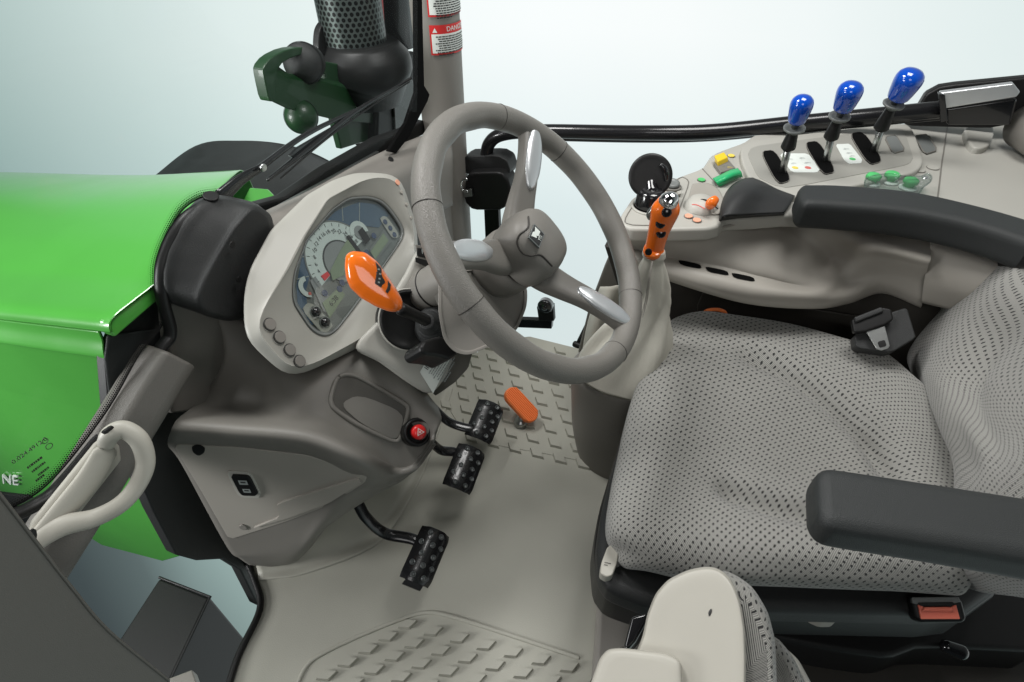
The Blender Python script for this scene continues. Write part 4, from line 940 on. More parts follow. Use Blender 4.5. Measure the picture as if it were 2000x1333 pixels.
# =================================================================== FAR DOOR: RAIL, LOCK, WINDOW FRAME
dr_ = thing('door_rail', PY(1300, 255, 1.45), 'long black tubular rail running across the far door glass behind the blue levers', 'rail')
tube('rail_tube', [PY(955, 345, 1.45), PY(950, 312, 1.45), PY(956, 280, 1.45), PY(985, 262, 1.45), PY(1060, 257, 1.46), PY(1250, 260, 1.48), PY(1390, 258, 1.52), PY(1560, 241, 1.58), PY(1720, 226, 1.62), PY(1850, 213, 1.66)], [.0185, .0185, .0185, .0185, .019, .019, .0195, .0195, .02, .02], 'satin', dr_, n=28)
tube('rail_lower_tube', [PY(1080, 268, 1.47), PY(1250, 271, 1.49), PY(1390, 268, 1.53), PY(1560, 252, 1.59), PY(1720, 237, 1.63), PY(1850, 225, 1.67)], .011, 'satin', dr_)
rb = thing('rear_window_latch', PY(1900, 200, 1.7), 'black window latch housing with a bright aluminium bar in the upper right corner', 'latch')
prism('latch_housing', chaikin(TY([(1790, 215), (1808, 185), (1840, 168), (2080, 145), (2080, 246), (1965, 246), (1930, 252), (1760, 247)], 1.72), 1, .12), (0, .03, 0), 'black', rb, bevel=.006)
prism('latch_bar', TY([(1836, 182), (1980, 164), (1993, 180), (1986, 190), (1846, 213)], 1.62), (0, .02, 0), 'chrome', rb, bevel=.003)
prism('bar_clamp', TY([(1833, 184), (1846, 186), (1852, 236), (1838, 240)], 1.61), (0, .02, 0), 'gloss', rb, bevel=.002)
prism('latch_lower', TY([(1846, 213), (1988, 192), (1975, 246), (1850, 246)], 1.63), (0, .02, 0), 'gloss', rb, bevel=.006)
sr = thing('side_light_shell', PY(1998, 240, 1.6), 'taupe rounded shell cut off by the right edge of the picture', 'shell')
lathe('shell_body', PY(2066, 262, 1.6), un(A(.3, -1, .2)), [(.05, -.1), (.062, -.02), (.058, .0), (.045, .012)], 'taupe', sr, n=32)
lb = thing('door_lock_box', PY(950, 360, 1.42), 'black door lock box with chrome striker fixed at the right pillar', 'lock')
prism('lock_body', chaikin(TY([(916, 338), (978, 336), (992, 352), (998, 372), (985, 412), (922, 412), (906, 395), (908, 350)], 1.40), 1, .15), (0, .06, 0), 'black', lb, bevel=.008)
prism('lock_top', chaikin(TY([(902, 306), (972, 304), (990, 314), (997, 335), (990, 350), (975, 342), (915, 342), (905, 335)], 1.43), 1, .15), (0, .06, 0), 'soft', lb, bevel=.008)
tube('striker_loop', TY([(912, 350), (903, 352), (900, 362), (904, 372), (913, 374)], 1.385), .004, 'bright', lb)
prism('striker_plate', TY([(904, 373), (920, 370), (922, 384), (908, 386)], 1.385), (0, .01, 0), 'steel', lb, bevel=.001)
prism('lock_post', TY([(945, 408), (973, 408), (978, 520), (950, 520)], 1.44), (0, .02, 0), 'black', lb, bevel=.002)
ll = thing('lower_door_latch', PY(1060, 610, 1.4), 'small black latch with round roller below the steering wheel hub', 'latch')
prism('latch_bar', TY([(1000, 624), (1078, 627), (1077, 643), (1000, 640)], 1.42), (0, .02, 0), 'satin', ll, bevel=.002)
prism('latch_bracket', TY([(1048, 600), (1080, 598), (1082, 628), (1052, 628)], 1.41), (0, .02, 0), 'black', ll, bevel=.003)
lathe('latch_roller', PY(1064, 600, 1.40), (0, -1, 0), [(.026, -.02), (.026, 0), (.02, .003), (.012, .002), (.010, .008), (.004, .009)], 'gloss', ll, n=28)
db = thing('door_stay', PY(1130, 660, 1.35), 'slim black stay rod behind the lower right of the steering wheel rim', 'rod')
tube('stay_rod', TY([(1148, 632), (1128, 672)], 1.36), .007, 'satin', db, smoothpath=False); tube('stay_foot', TY([(1122, 672), (1136, 678)], 1.35), .011, 'black', db, smoothpath=False)
# =================================================================== SIDE CONSOLE
sc = thing('side_console', (.1, 1.3, .2), 'long pale side console with storage tray and switches along the far side', 'console')
ZT = .68
top = [(1211, 436), (1212, 420), (1236, 384), (1290, 358), (1372, 328), (1388, 304), (1402, 296), (1452, 278), (1475, 262), (1745, 241), (1850, 243), (1965, 240), (2080, 236), (2120, 300), (2120, 560), (1990, 500), (1900, 470), (1815, 453), (1700, 433), (1606, 424), (1541, 420), (1480, 425), (1418, 428), (1408, 440), (1385, 446), (1300, 448), (1233, 447)]
prism('console_top', chaikin(TZ(top, ZT), 1, .12), (0, 0, -.03), 'light', sc, bevel=.007, seg=4)
rows = [RZ([(1206, 428, .668), (1233, 446, .668), (1385, 445, .668), (1480, 424, .668), (1541, 420, .668), (1606, 423, .668), (1700, 432, .668), (1816, 452, .668)]),
        [PZ(1208, 436, .655), PZ(1235, 452, .655), PZ(1388, 452, .65), PZ(1480, 440, .64), PZ(1545, 445, .63), PZ(1606, 450, .645), PZ(1700, 462, .655), PZ(1816, 488, .655)],
        RZ([(1212, 462, .60), (1240, 482, .60), (1390, 503, .60), (1480, 520, .59), (1560, 530, .583), (1625, 505, .575), (1700, 482, .652), (1816, 507, .655)]),
        RZ([(1216, 476, .585), (1245, 492, .585), (1400, 524, .582), (1490, 545, .57), (1590, 562, .562), (1645, 530, .578), (1712, 500, .63), (1813, 520, .638)]),
        RZ([(1222, 482, .592), (1250, 500, .592), (1380, 540, .58), (1470, 564, .566), (1590, 576, .558), (1652, 556, .558), (1720, 530, .592), (1808, 545, .60)]),
        RZ([(1228, 494, .585), (1262, 518, .585), (1390, 562, .562), (1480, 582, .548), (1592, 588, .543), (1655, 578, .545), (1722, 558, .56), (1802, 586, .55)]),
        [PZ(1232, 506, .56), PZ(1270, 530, .56), PZ(1395, 572, .54), PZ(1484, 592, .525), PZ(1594, 598, .52), PZ(1657, 588, .52), PZ(1724, 568, .53), PZ(1800, 596, .52)],
        [PZ(1232, 506, .52)+A(0, .06, 0), PZ(1270, 530, .52)+A(0, .06, 0), PZ(1395, 572, .5)+A(0, .06, 0), PZ(1484, 590, .49)+A(0, .06, 0), PZ(1594, 594, .49)+A(0, .06, 0), PZ(1657, 586, .49)+A(0, .06, 0), PZ(1724, 566, .49)+A(0, .06, 0), PZ(1800, 594, .49)+A(0, .06, 0)]]
try_ = patch('storage_tray', rows, 'dashlite', sc, solid=.005, res=7)
patch('rear_section', [RZ([(1816, 453, .668), (1900, 469, .668), (1990, 499, .668), (2060, 530, .668)]), RZ([(1815, 489, .655), (1900, 515, .655), (1990, 550, .655), (2060, 590, .655)]), RZ([(1807, 540, .61), (1900, 570, .61), (1980, 600, .61), (2050, 650, .61)]), RZ([(1800, 588, .55), (1900, 612, .55), (1980, 650, .55), (2050, 700, .55)])], 'dashlite', sc, solid=.006)
st_ = surf(try_)
for q in ((1347, 518), (1400, 531), (1451, 543)):
    decal('vent_slot', [(q[0]-24, q[1]-10), (q[0]+20, q[1]-1), (q[0]+24, q[1]+9), (q[0]-18, q[1]+1)], st_, .0012, 'void', sc, ch=2, chf=.18)
# console foot
cf = thing('console_side_wall', PY(1500, 640, 1.1), 'dark brown lower wall panel between the console tray and the seat', 'panel')
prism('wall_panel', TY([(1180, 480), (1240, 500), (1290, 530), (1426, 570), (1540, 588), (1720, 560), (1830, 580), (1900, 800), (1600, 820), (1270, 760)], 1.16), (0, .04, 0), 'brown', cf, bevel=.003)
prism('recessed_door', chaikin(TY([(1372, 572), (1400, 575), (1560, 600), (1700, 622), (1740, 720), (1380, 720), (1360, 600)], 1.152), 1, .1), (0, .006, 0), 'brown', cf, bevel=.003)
ff = thing('console_front_panel', PY(1180, 580, 1.2), 'taupe front face of the console seen through the steering wheel', 'panel')
prism('front_face', TY([(1212, 446), (1180, 520), (1150, 600), (1128, 690), (1200, 760), (1300, 760), (1300, 500)], 1.22), (0, .04, 0), 'dash', ff, bevel=.006)
patch('front_fold', [RY([(1172, 560, 1.15), (1150, 620, 1.15), (1138, 680, 1.15), (1136, 720, 1.15)]), RY([(1195, 560, 1.11), (1170, 620, 1.10), (1158, 680, 1.10), (1156, 730, 1.10)]), RY([(1230, 560, 1.12), (1215, 620, 1.12), (1200, 680, 1.12), (1190, 740, 1.12)])], 'gaiter', ff)
rc = thing('rear_cup', PZ(1905, 262, .68), 'pale moulded bump at the back edge of the console near the right edge', 'moulding')
prism('bump', chaikin(TZ([(1882, 246), (1938, 242), (1944, 258), (1934, 284), (1918, 290), (1900, 288), (1888, 270)], .695), 2), (0, 0, -.02), 'light', rc, bevel=.006)
tube('panel_seam', TZ([(1851, 243), (1838, 330), (1830, 400)], ZT+.0005), .0015, 'dash', sc, smoothpath=False)
# lever console: raised plate with three slots
lp = thing('lever_plate', PZ(1620, 320, .69), 'raised grey plate with three black slots for the blue levers', 'panel')
plo = [(1455, 300), (1460, 288), (1480, 282), (1755, 245), (1772, 250), (1792, 310), (1788, 322), (1770, 330), (1540, 375), (1510, 370), (1478, 350)]
pz_ = ZT+.012
prism('plate_surround', chaikin(TZ([(1444, 300), (1452, 282), (1476, 272), (1756, 240), (1782, 246), (1806, 312), (1798, 330), (1775, 341), (1545, 388), (1508, 382), (1462, 352)], pz_), 2), (0, 0, -.02), 'light', lp, bevel=.007, seg=4)
prism('plate_face', chaikin(TZ([(1460, 302), (1466, 290), (1484, 284), (1752, 250), (1766, 254), (1784, 308), (1778, 318), (1764, 324), (1540, 367), (1512, 362), (1480, 346)], pz_+.0012), 1, .15), (0, 0, -.004), 'plate', lp, bevel=.0005)
for i, (a, b, c, d) in enumerate([((1485, 296), (1513, 293), (1547, 352), (1519, 361)), ((1570, 279), (1599, 275), (1634, 336), (1607, 342)), ((1658, 261), (1687, 257), (1726, 315), (1697, 323))]):
    prism('lever_slot', chaikin(TZ([a, b, c, d], pz_+.0035), 2, .18), (0, 0, -.003), 'void', lp, bevel=.0002)
    ringp = chaikin(TZ([a, b, c, d], pz_+.003), 2, .18); tube('slot_rim', ringp+[ringp[0]],   .0008, 'dash', lp, smoothpath=False, rounded=False, n=8)
for nm, pts, dots in (('double_symbol_label', [(1522, 300), (1578, 300), (1602, 330), (1596, 337), (1546, 337)], [((1553, 328), 'dotyellow'), ((1578, 328), 'dotred')]), ('single_symbol_label', [(1632, 282), (1660, 281), (1684, 312), (1682, 319), (1658, 320), (1648, 312)], [((1665, 311), 'dotgreen')])):
    lb_ = prism(nm, chaikin(TZ(pts, pz_+.0022), 1, .1), (0, 0, -.0008), 'paper', lp, bevel=0)
    for q, m_ in dots: disc('colour_dot', PZ(*q, pz_+.0023), (0, 0, 1), .0068, .0004, m_, lb_, bevel=0)
    x0 = pts[0][0]+14; y0 = pts[0][1]+10
    for k, q in enumerate(([(1538, 310), (1562, 308), (1546, 318), (1572, 317)] if len(dots) == 2 else [(1648, 290), (1654, 298), (1660, 304)])):
        scribble('label_symbols', PZ(*q, pz_+.0024), A(1, 0, 0), A(.2, 1, 0), .012, 2, .006, 'inkgrey', lb_, th=.3, seed=50+k)
for i, (pts, lab) in enumerate((([(1728, 268), (1750, 264), (1768, 294), (1744, 300)], ''), )):
    prism('blank_switch', chaikin(TZ(pts, pz_+.0035), 1, .15), (0, 0, -.003), 'slate', lp, bevel=.001)
    q_ = chaikin(TZ(pts, pz_+.003), 1, .15); tube('blank_rim', q_+[q_[0]], .0015, 'dash', lp, smoothpath=False, rounded=False, n=8)
bs = chaikin(TZ([(1786, 266), (1812, 262), (1831, 294), (1806, 302)], ZT+.003), 1, .15)
prism('blank_switch', bs, (0, 0, -.003), 'slate', sc, bevel=.001); tube('blank_rim', bs+[bs[0]], .0016, 'dash', sc, smoothpath=False, rounded=False, n=8)
for q in ((1770, 340), (1795, 333), (1822, 328)):
    disc('round_plug', PZ(*q, ZT+.0015), (0, 0, 1), .012, .0015, 'light', sc); ringo('plug_groove', PZ(*q, ZT+.001), (0, 0, 1), .0125, .0009, 'dash', sc, seg=36)
for q, m_ in (((1345, 423), 'dotpale'), ((1361, 431), 'dotpale'), ((1370, 352), 'dotgreen'), ((1428, 305), 'dotyellow')):
    disc('symbol_button', PZ(*q, ZT+.0022), (0, 0, 1), .0078, .002, m_, sc, bevel=.0004); ringo('button_groove', PZ(*q, ZT+.001), (0, 0, 1), .0085, .001, 'dash', sc, seg=30)
pd = [PZ(*q, ZT+.0006) for q in [(1220, 436), (1222, 424), (1240, 396), (1256, 384), (1312, 362), (1330, 345), (1342, 350), (1346, 358), (1332, 396), (1316, 440), (1240, 441)]]
tube('panel_groove', chaikin(pd, 1)+[chaikin(pd, 1)[0]], .0011, 'dash', sc, smoothpath=False, rounded=False, n=8)
pd = [PZ(*q, ZT+.0006) for q in [(1372, 330), (1392, 352), (1398, 362)]]
tube('panel_groove', pd, .0011, 'dash', sc, n=8)
# front pad: cup well, phone holder, power socket
cw_ = PZ(1268, 404, ZT+.001)
ringo('cup_rim', cw_, (0, 0, 1), .034, .003, 'light', sc); disc('cup_well', cw_, (0, 0, 1), .033, .0012, 'void', sc, bevel=0)
ph = thing('phone_holder', PZ(1268, 404, ZT), 'black round phone holder standing in the cup well of the console', 'phone holder')
lathe('holder_base', PZ(1268, 404, ZT), (0, 0, 1), [(.03, .002), (.031, .006), (.028, .03), (.018, .04)], 'gloss', ph, n=36)
hc = PY(1271, 344, PZ(1268, 404, ZT)[1]+.01); hn_ = un(A(.25, -.85, .45))
tube('holder_stem', [PZ(1268, 404, ZT)+A(0, 0, .03), hc-hn_*.02], [.016, .012], 'gloss', ph)
lathe('holder_plate', hc, hn_, [(.030, -.02), (.041, -.012), (.0435, -.004), (.042, .0), (.036, .001), (.034, -.001)], 'black', ph, n=48)
tube('holder_clip', [PY(1291, 322, hc[1]), PY(1299, 334, hc[1]), PY(1301, 352, hc[1])], [.004, .006, .004], 'gloss', ph)
ps = thing('power_socket', PZ(1312, 368, ZT), 'small grey round power socket with a hinged cap on the console front', 'socket')
lathe('socket_ring', PZ(1312, 368, ZT), (0, 0, 1), [(.02, 0), (.02, .005), (.017, .006), (.016, .003)], 'dash', ps, n=36)
lathe('socket_cap', PZ(1312, 368, ZT)+A(-.001, .003, .006), un(A(.1, -.2, 1)), [(.0155, 0), (.0155, .006), (.012, .008), (.009, .008), (.0085, .0065), (.003, .0065)], 'slate', ps, n=36)
prism('cap_tab', TZ([(1322, 374), (1332, 371), (1331, 378), (1324, 380)], ZT+.008), (0, 0, -.004), 'dotpale', ps) if False else prism('cap_tab', TZ([(1322, 374), (1332, 371), (1331, 378), (1324, 380)], ZT+.008), (0, 0, -.004), 'light', ps, bevel=.001)
# hand throttle
ht = thing('hand_throttle', PZ(1378, 400, ZT), 'small orange hand throttle tab on a pale domed mount', 'lever')
patch('throttle_well', [RZ([(1352, 362, ZT+.001), (1380, 360, ZT+.001), (1402, 372, ZT+.001), (1412, 392, ZT+.001)]), RZ([(1346, 384, ZT+.002), (1376, 380, ZT-.0), (1398, 392, ZT-.0), (1410, 404, ZT+.001)]), RZ([(1340, 404, ZT+.002), (1366, 412, ZT+.001), (1390, 420, ZT+.001), (1405, 420, ZT+.001)])], 'dashlite', ht, solid=.003)
dz = PZ(1368, 406, ZT); lathe('throttle_dome', dz+A(0, .0, -.008), un(A(.05, -.3, 1)), [(.034, 0), (.034, .010), (.031, .018), (.024, .025), (.012, .029), (.002, .030)], 'light', ht, n=48)
tube('slot_line', [PZ(1352, 393, ZT+.014), PZ(1378, 391, ZT+.022), PZ(1402, 408, ZT+.014)], .0014, 'black', ht, n=8)
tube('scale_mark', [PZ(1352, 400, ZT+.0215), PZ(1362, 401, ZT+.0235), PZ(1376, 408, ZT+.0215)], .0012, 'dotred', ht, n=8)
tube('throttle_tab', [PZ(1386, 404, ZT+.018), PZ(1390, 397, ZT+.03), PZ(1398, 389, ZT+.036)], [.0095, .011, .008], 'orange', ht, flat=.6)
# rockers
ry = thing('yellow_rocker', PZ(1410, 312, ZT), 'yellow and dark grey rocker switch at the top edge of the console', 'switch')
prism('rocker_body', TZ([(1394, 318), (1420, 309), (1437, 328), (1408, 337)], ZT+.008), (0, 0, -.008), 'dash', ry, bevel=.0015)
prism('rocker_cap', TZ([(1395, 304), (1414, 297), (1422, 307), (1402, 316)], ZT+.018), (.004, 0, -.014), 'yellow', ry, bevel=.002)
for k_s, q in enumerate(((1412, 322), (1420, 326))): scribble('rocker_symbol', PZ(*q, ZT+.0082), A(1, 0, 0), A(0, 1, 0), .012, 2, .005, 'dotyellow' if k_s else 'inkgrey', ry, seed=70+k_s)
rg_ = thing('green_rocker', PZ(1418, 348, ZT), 'bright green curved rocker switch beside the black lever housing', 'switch')
patch('rocker_cap', [RZ([(1393, 352, ZT+.004), (1410, 344, ZT+.012), (1426, 336, ZT+.014), (1440, 332, ZT+.012)]), RZ([(1399, 358, ZT+.008), (1414, 350, ZT+.018), (1430, 342, ZT+.02), (1445, 338, ZT+.014)]), RZ([(1404, 363, ZT+.002), (1416, 357, ZT+.006), (1432, 349, ZT+.008), (1448, 345, ZT+.004)])], 'switchgreen', rg_, solid=.004)
text('rocker_symbol', 'W', PZ(1424, 343, ZT+.0215), A(1, .2, 0), A(-.2, 1, 0), .011, 'paper', rg_, h=.0003)
cl = thing('joystick_cover', PZ(1470, 385, ZT), 'black humped lever housing on the console in front of the far armrest', 'cover')
jr = [RZ([(1408, 432, ZT), (1412, 400, ZT+.002), (1425, 372, ZT+.003), (1445, 356, ZT+.003), (1470, 348, ZT)]),
      RZ([(1414, 424, ZT+.02), (1420, 396, ZT+.03), (1434, 372, ZT+.035), (1452, 358, ZT+.03), (1472, 352, ZT+.01)]),
      RZ([(1440, 422, ZT+.02), (1444, 396, ZT+.035), (1460, 376, ZT+.04), (1478, 364, ZT+.03), (1490, 358, ZT+.005)]),
      RZ([(1480, 420, ZT+.012), (1486, 400, ZT+.02), (1500, 384, ZT+.022), (1512, 374, ZT+.012), (1520, 370, ZT)]),
      RZ([(1530, 418, ZT+.006), (1540, 404, ZT+.01), (1548, 392, ZT+.012), (1552, 384, ZT+.006), (1556, 378, ZT)])]
patch('cover_shell', jr, 'soft', cl, solid=.004)
prism('cover_front', [PZ(1408, 432, ZT), PZ(1440, 427, ZT), PZ(1532, 421, ZT), PZ(1530, 418, ZT+.008), PZ(1480, 420, ZT+.014), PZ(1440, 422, ZT+.022), PZ(1414, 424, ZT+.022)], (0, .02, 0), 'soft', cl, bevel=.001)
# blue levers
gl_ = 'blue knobbed valve levers'
for (b, g0_, g1_, c, k, kw, kh, dy, lab) in [((1526, 346), (1540, 286), (1550, 256), (1552, 250), (1563, 214), 24, 31, 0, 'lowest and leftmost blue knobbed lever in its black slot'),
        ((1611, 325), (1624, 266), (1637, 234), (1640, 227), (1656, 189), 26.5, 32, 0, 'middle blue knobbed lever between the two printed labels'),
        ((1704, 306), (1722, 248), (1741, 212), (1746, 203), (1769, 166), 29, 34, 0, 'tallest blue knobbed lever beside the two blank grey switches')]:
    B = PZ(*b, ZT+.004); y = B[1]
    bl = thing('valve_lever', B, lab, 'lever', gl_)
    K = PY(*k, y-.02); C_ = PY(*c, y-.012); G0 = PY(*g0_, y-.006); G1 = PY(*g1_, y-.01); ax_ = un(K-C_); m_ = mpp(K)
    tube('lever_rod', [B, G0], 7.2*m_, 'steel', bl, smoothpath=False, rounded=False)
    tube('rod_sleeve', [G0-un(G1-G0)*.004, G0, G1], [12*m_, 14.5*m_, 9.5*m_], 'black', bl)
    lathe('sleeve_collar', C_, ax_, [(10*m_, -.012), (13*m_, -.008), (20.5*m_, -.003), (21*m_, .0), (19*m_, .002), (12*m_, -.001), (7*m_, -.001)], 'steel' if False else 'slate', bl, n=36)
    tube('knob_neck', [C_, K], 6.5*m_, 'steel', bl, smoothpath=False, rounded=False)
    w = kw*m_*.9; h = kh*m_*.9
    lathe('knob', K, ax_, [(w*.30, -h*1.0), (w*.66, -h*.97), (w*.76, -h*.85), (w*.86, -h*.5), (w*.95, -h*.05), (w*.99, h*.25), (w*.97, h*.5), (w*.86, h*.72), (w*.62, h*.9), (w*.32, h*.985), (w*.04, h*1.0)], 'blue', bl, n=48)
# clear guard over green knobs
cgd = thing('clear_guard', PZ(1750, 355, ZT), 'clear plastic guard plate over green knobs behind the far armrest', 'guard')
go_ = chaikin(TZ([(1688, 352), (1700, 344), (1738, 338), (1768, 345), (1800, 345), (1812, 338), (1820, 345), (1818, 356), (1802, 366), (1796, 380), (1750, 390), (1690, 370)], ZT+.03), 2)
prism('guard_plate', go_, (0, 0, -.004), 'clear', cgd, bevel=.0008)
tube('guard_edge', go_+[go_[0]], .0016, 'clear', cgd, smoothpath=False, rounded=False, n=8)
disc('guard_screw', PZ(1806, 349, ZT+.032), (0, 0, 1), .006, .003, 'bright', cgd)
gg_ = 'green knobs under the clear guard'
for i, (q, lab) in enumerate((((1700, 360), 'green knob half hidden at the left end under the clear guard'), ((1736, 357), 'green knob in the middle under the clear guard'), ((1772, 369), 'green knob at the right end under the clear guard'))):
    kn = thing('green_knob', PZ(*q, ZT), lab, 'plug', gg_)  # a green knob beneath the guard
    lathe('knob_cap', PZ(*q, ZT), (0, 0, 1), [(.010, 0), (.011, .012), (.0155, .014), (.0155, .02), (.012, .023), (.003, .023)], 'dotgreen', kn, n=8, power=2); lathe('knob_base', PZ(*q, ZT), (0, 0, 1), [(.018, 0), (.018, .004), (.013, .006)], 'paper', kn, n=24)
# gear lever with gaiter
gv = thing('gear_lever', PY(1250, 660, 1.0), 'orange gear lever with black buttons and chrome top above a pale leather gaiter', 'lever')
gy = .90
gz = [PY(1278, 486, gy), PY(1284, 462, gy), PY(1291, 438, gy), PY(1300, 410, gy), PY(1305, 393, gy)]
m_ = mpp(gz[2])
gk = tube('grip', gz, [19*m_, 20*m_, 23*m_, 27*m_, 20*m_], 'orange', gv, n=36, flat=.85, fdir=un(A(.2, -.9, .4)))
tube('chrome_top', [PY(1303, 397, gy-.01), PY(1309, 388, gy-.005), PY(1311, 385, gy)], [19*m_, 18*m_, 10*m_], 'bright', gv, flat=.8)
fdir = un(A(.2, -.9, .4))
for q, off in (((1302, 415), 25), ((1290, 437), 22), ((1291, 456), 19)):
    p_ = PY(*q, gy); lathe('grip_button', p_+un(CAM-p_)*(off*m_*.92), un(fdir+un(CAM-p_)), [(.0085, -.004), (.0085, .002), (.007, .0035), (.001, .004)], 'gloss', gk, n=24)
tube('trigger', [PY(1276, 405, gy), PY(1270, 420, gy), PY(1273, 430, gy)], [.004, .007, .004], 'steel', gk)
lathe('grip_collar', PY(1277, 488, gy), un(gz[1]-gz[0]), [(19*m_, -.012), (21*m_, -.006), (20*m_, .004)], 'orange', gv, n=30)
V = []
def gring(px, py, hw, yy, ph, amp=.06, n=48):
    c = PY(px, py, yy); k = mpp(c)
    return [c+hw*k*(1+amp*math.sin(5*a+ph)+amp*.5*math.sin(9*a+1.7*ph))*(math.cos(a)*A(1, 0, 0)+.75*math.sin(a)*A(0, 1, 0)) for a in np.linspace(0, 2*math.pi, n, endpoint=False)]
gs = [gring(1278, 488, 21, gy, 0, .0), gring(1277, 500, 23, gy, 0, .01), gring(1276, 508, 20, gy, 0, .03), gring(1274, 530, 27, gy, .5, .08), gring(1274, 555, 31, gy, 1.2, .12), gring(1270, 580, 36, gy, 2.2, .13), gring(1266, 605, 40, gy, 3.4, .13), gring(1258, 628, 50, gy, 4.4, .12), gring(1244, 655, 66, gy, 5.2, .10), gring(1230, 685, 78, gy, 6.0, .08), gring(1218, 712, 86, gy, 6.4, .05), gring(1214, 730, 90, gy, 6.6, .02)]
loft('gaiter', blend(gs, 4), 'gaiter', gv, cap=(True, True))
for s_ in (-.9, -.6):
    pts = [PY(1277+s_*4, 512, gy-.03), PY(1274+s_*8, 545, gy-.045), PY(1270+s_*10, 585, gy-.052), PY(1262+s_*12, 620, gy-.065)]
    tube('gaiter_seam', pts, .0012, 'dashlite', gv, n=8)
disc('press_stud', PY(1267, 492, gy-.024), un(A(-.1, -1, .2)), .0065, .003, 'black', gv)
pe = thing('gear_pedestal', PY(1190, 800, 1.0), 'dark taupe rounded pedestal under the gear lever gaiter', 'pedestal')
pc = [gring(1222, 722, 98, .92, 0, 0), gring(1215, 735, 102, .92, 0, 0), gring(1206, 780, 92, .93, 0, 0), gring(1200, 840, 84, .94, 0, 0), gring(1202, 880, 78, .95, 0, 0), gring(1205, 905, 74, .95, 0, 0)]
loft('pedestal_body', blend(pc, 3), 'dash', pe)
hr = thing('orange_pull_ring', PY(1396, 612, 1.12), 'small orange pull loop between the seat cushion and the dark wall', 'loop')
tube('pull_loop', TY([(1374, 622), (1378, 609), (1396, 605), (1414, 609), (1420, 622)], 1.09), .0042, 'rubber_orange', hr)
# =================================================================== SEAT
se = thing('driver_seat', (.3, .8, .1), 'grey dotted fabric driver seat with sculpted cushion and backrest', 'seat')
cr_rows = [
 RZ([(1300, 650, 0.330), (1272, 700, 0.330), (1236, 800, 0.330), (1208, 900, 0.330), (1188, 980, 0.330), (1182, 1050, 0.330), (1204, 1102, 0.330)]),
 RZ([(1300, 640, 0.390), (1262, 700, 0.390), (1228, 800, 0.390), (1205, 900, 0.390), (1191, 980, 0.390), (1190, 1044, 0.390), (1212, 1074, 0.380)]),
 RZ([(1318, 624, 0.430), (1282, 700, 0.435), (1250, 800, 0.435), (1228, 900, 0.435), (1212, 980, 0.430), (1212, 1039, 0.420), (1234, 1082, 0.400)]),
 RZ([(1370, 612, 0.450), (1330, 700, 0.455), (1302, 800, 0.455), (1282, 900, 0.455), (1268, 980, 0.450), (1264, 1036, 0.440), (1276, 1086, 0.418)]),
 RZ([(1440, 620, 0.455), (1420, 710, 0.455), (1392, 810, 0.445), (1366, 900, 0.440), (1345, 980, 0.450), (1340, 1046, 0.450), (1352, 1102, 0.428)]),
 RZ([(1540, 636, 0.460), (1530, 730, 0.455), (1500, 820, 0.430), (1470, 910, 0.425), (1445, 990, 0.445), (1440, 1056, 0.455), (1450, 1112, 0.433)]),
 RZ([(1640, 662, 0.465), (1630, 750, 0.455), (1600, 840, 0.420), (1570, 920, 0.415), (1545, 1000, 0.440), (1545, 1066, 0.455), (1560, 1117, 0.433)]),
 RZ([(1725, 690, 0.465), (1725, 780, 0.455), (1700, 860, 0.420), (1670, 940, 0.415), (1650, 1010, 0.440), (1655, 1071, 0.455), (1680, 1122, 0.433)]),
 RZ([(1790, 740, 0.460), (1800, 820, 0.455), (1790, 890, 0.430), (1775, 960, 0.425), (1765, 1030, 0.440), (1770, 1081, 0.455), (1790, 1126, 0.433)]),
 RZ([(1860, 800, 0.440), (1890, 870, 0.440), (1900, 940, 0.430), (1900, 1000, 0.430), (1900, 1060, 0.440), (1900, 1096, 0.450), (1900, 1134, 0.428)])]
# far flank and near flank columns
full = []
for i, r in enumerate(cr_rows):
    d0 = un(r[0]-r[1]); d1 = un(r[-1]-r[-2])
    full.append([r[0]+A(0, .025, -.09), r[0]+A(0, .016, -.03)]+r+[r[-1]+A(0, -.008, -.03), r[-1]+A(0, .012, -.075)])
grooves = [cr([PZ(*q, .44) for q in [(1432, 696), (1500, 718), (1580, 758), (1660, 805), (1720, 852), (1760, 905)]], 10), cr([PZ(*q, .44) for q in [(1392, 942), (1440, 962), (1500, 982), (1580, 1000), (1680, 1015)]], 10),
           cr([PZ(*q, .44) for q in [(1720, 852), (1735, 900), (1745, 940), (1760, 980)]], 8)]
def groove_fn(V):
    V = V.copy()
    for gi, g in enumerate(grooves):
        G = np.array(g)[:, :2]; m = len(G)
        d = np.linalg.norm(V[:, None, :2]-G[None], axis=2); j = d.argmin(1); dd = d.min(1)
        e = np.sin(np.clip(j/(m-1), 0, 1)*math.pi*.5+.0)**.5 if gi < 2 else 1
        amp = .030*np.clip(np.minimum(j, (m-1-j)*1.0+6)/8+.15, 0, 1) if gi < 2 else .007
        V[:, 2] -= amp*np.exp(-(dd/.022)**2)
        V[:, 2] += amp*.08*np.exp(-((dd-.04)/.02)**2)
    return V
patch('seat_cushion', full, 'fabric', se, res=9, solid=.004, fn=groove_fn, uvs=-1.0)
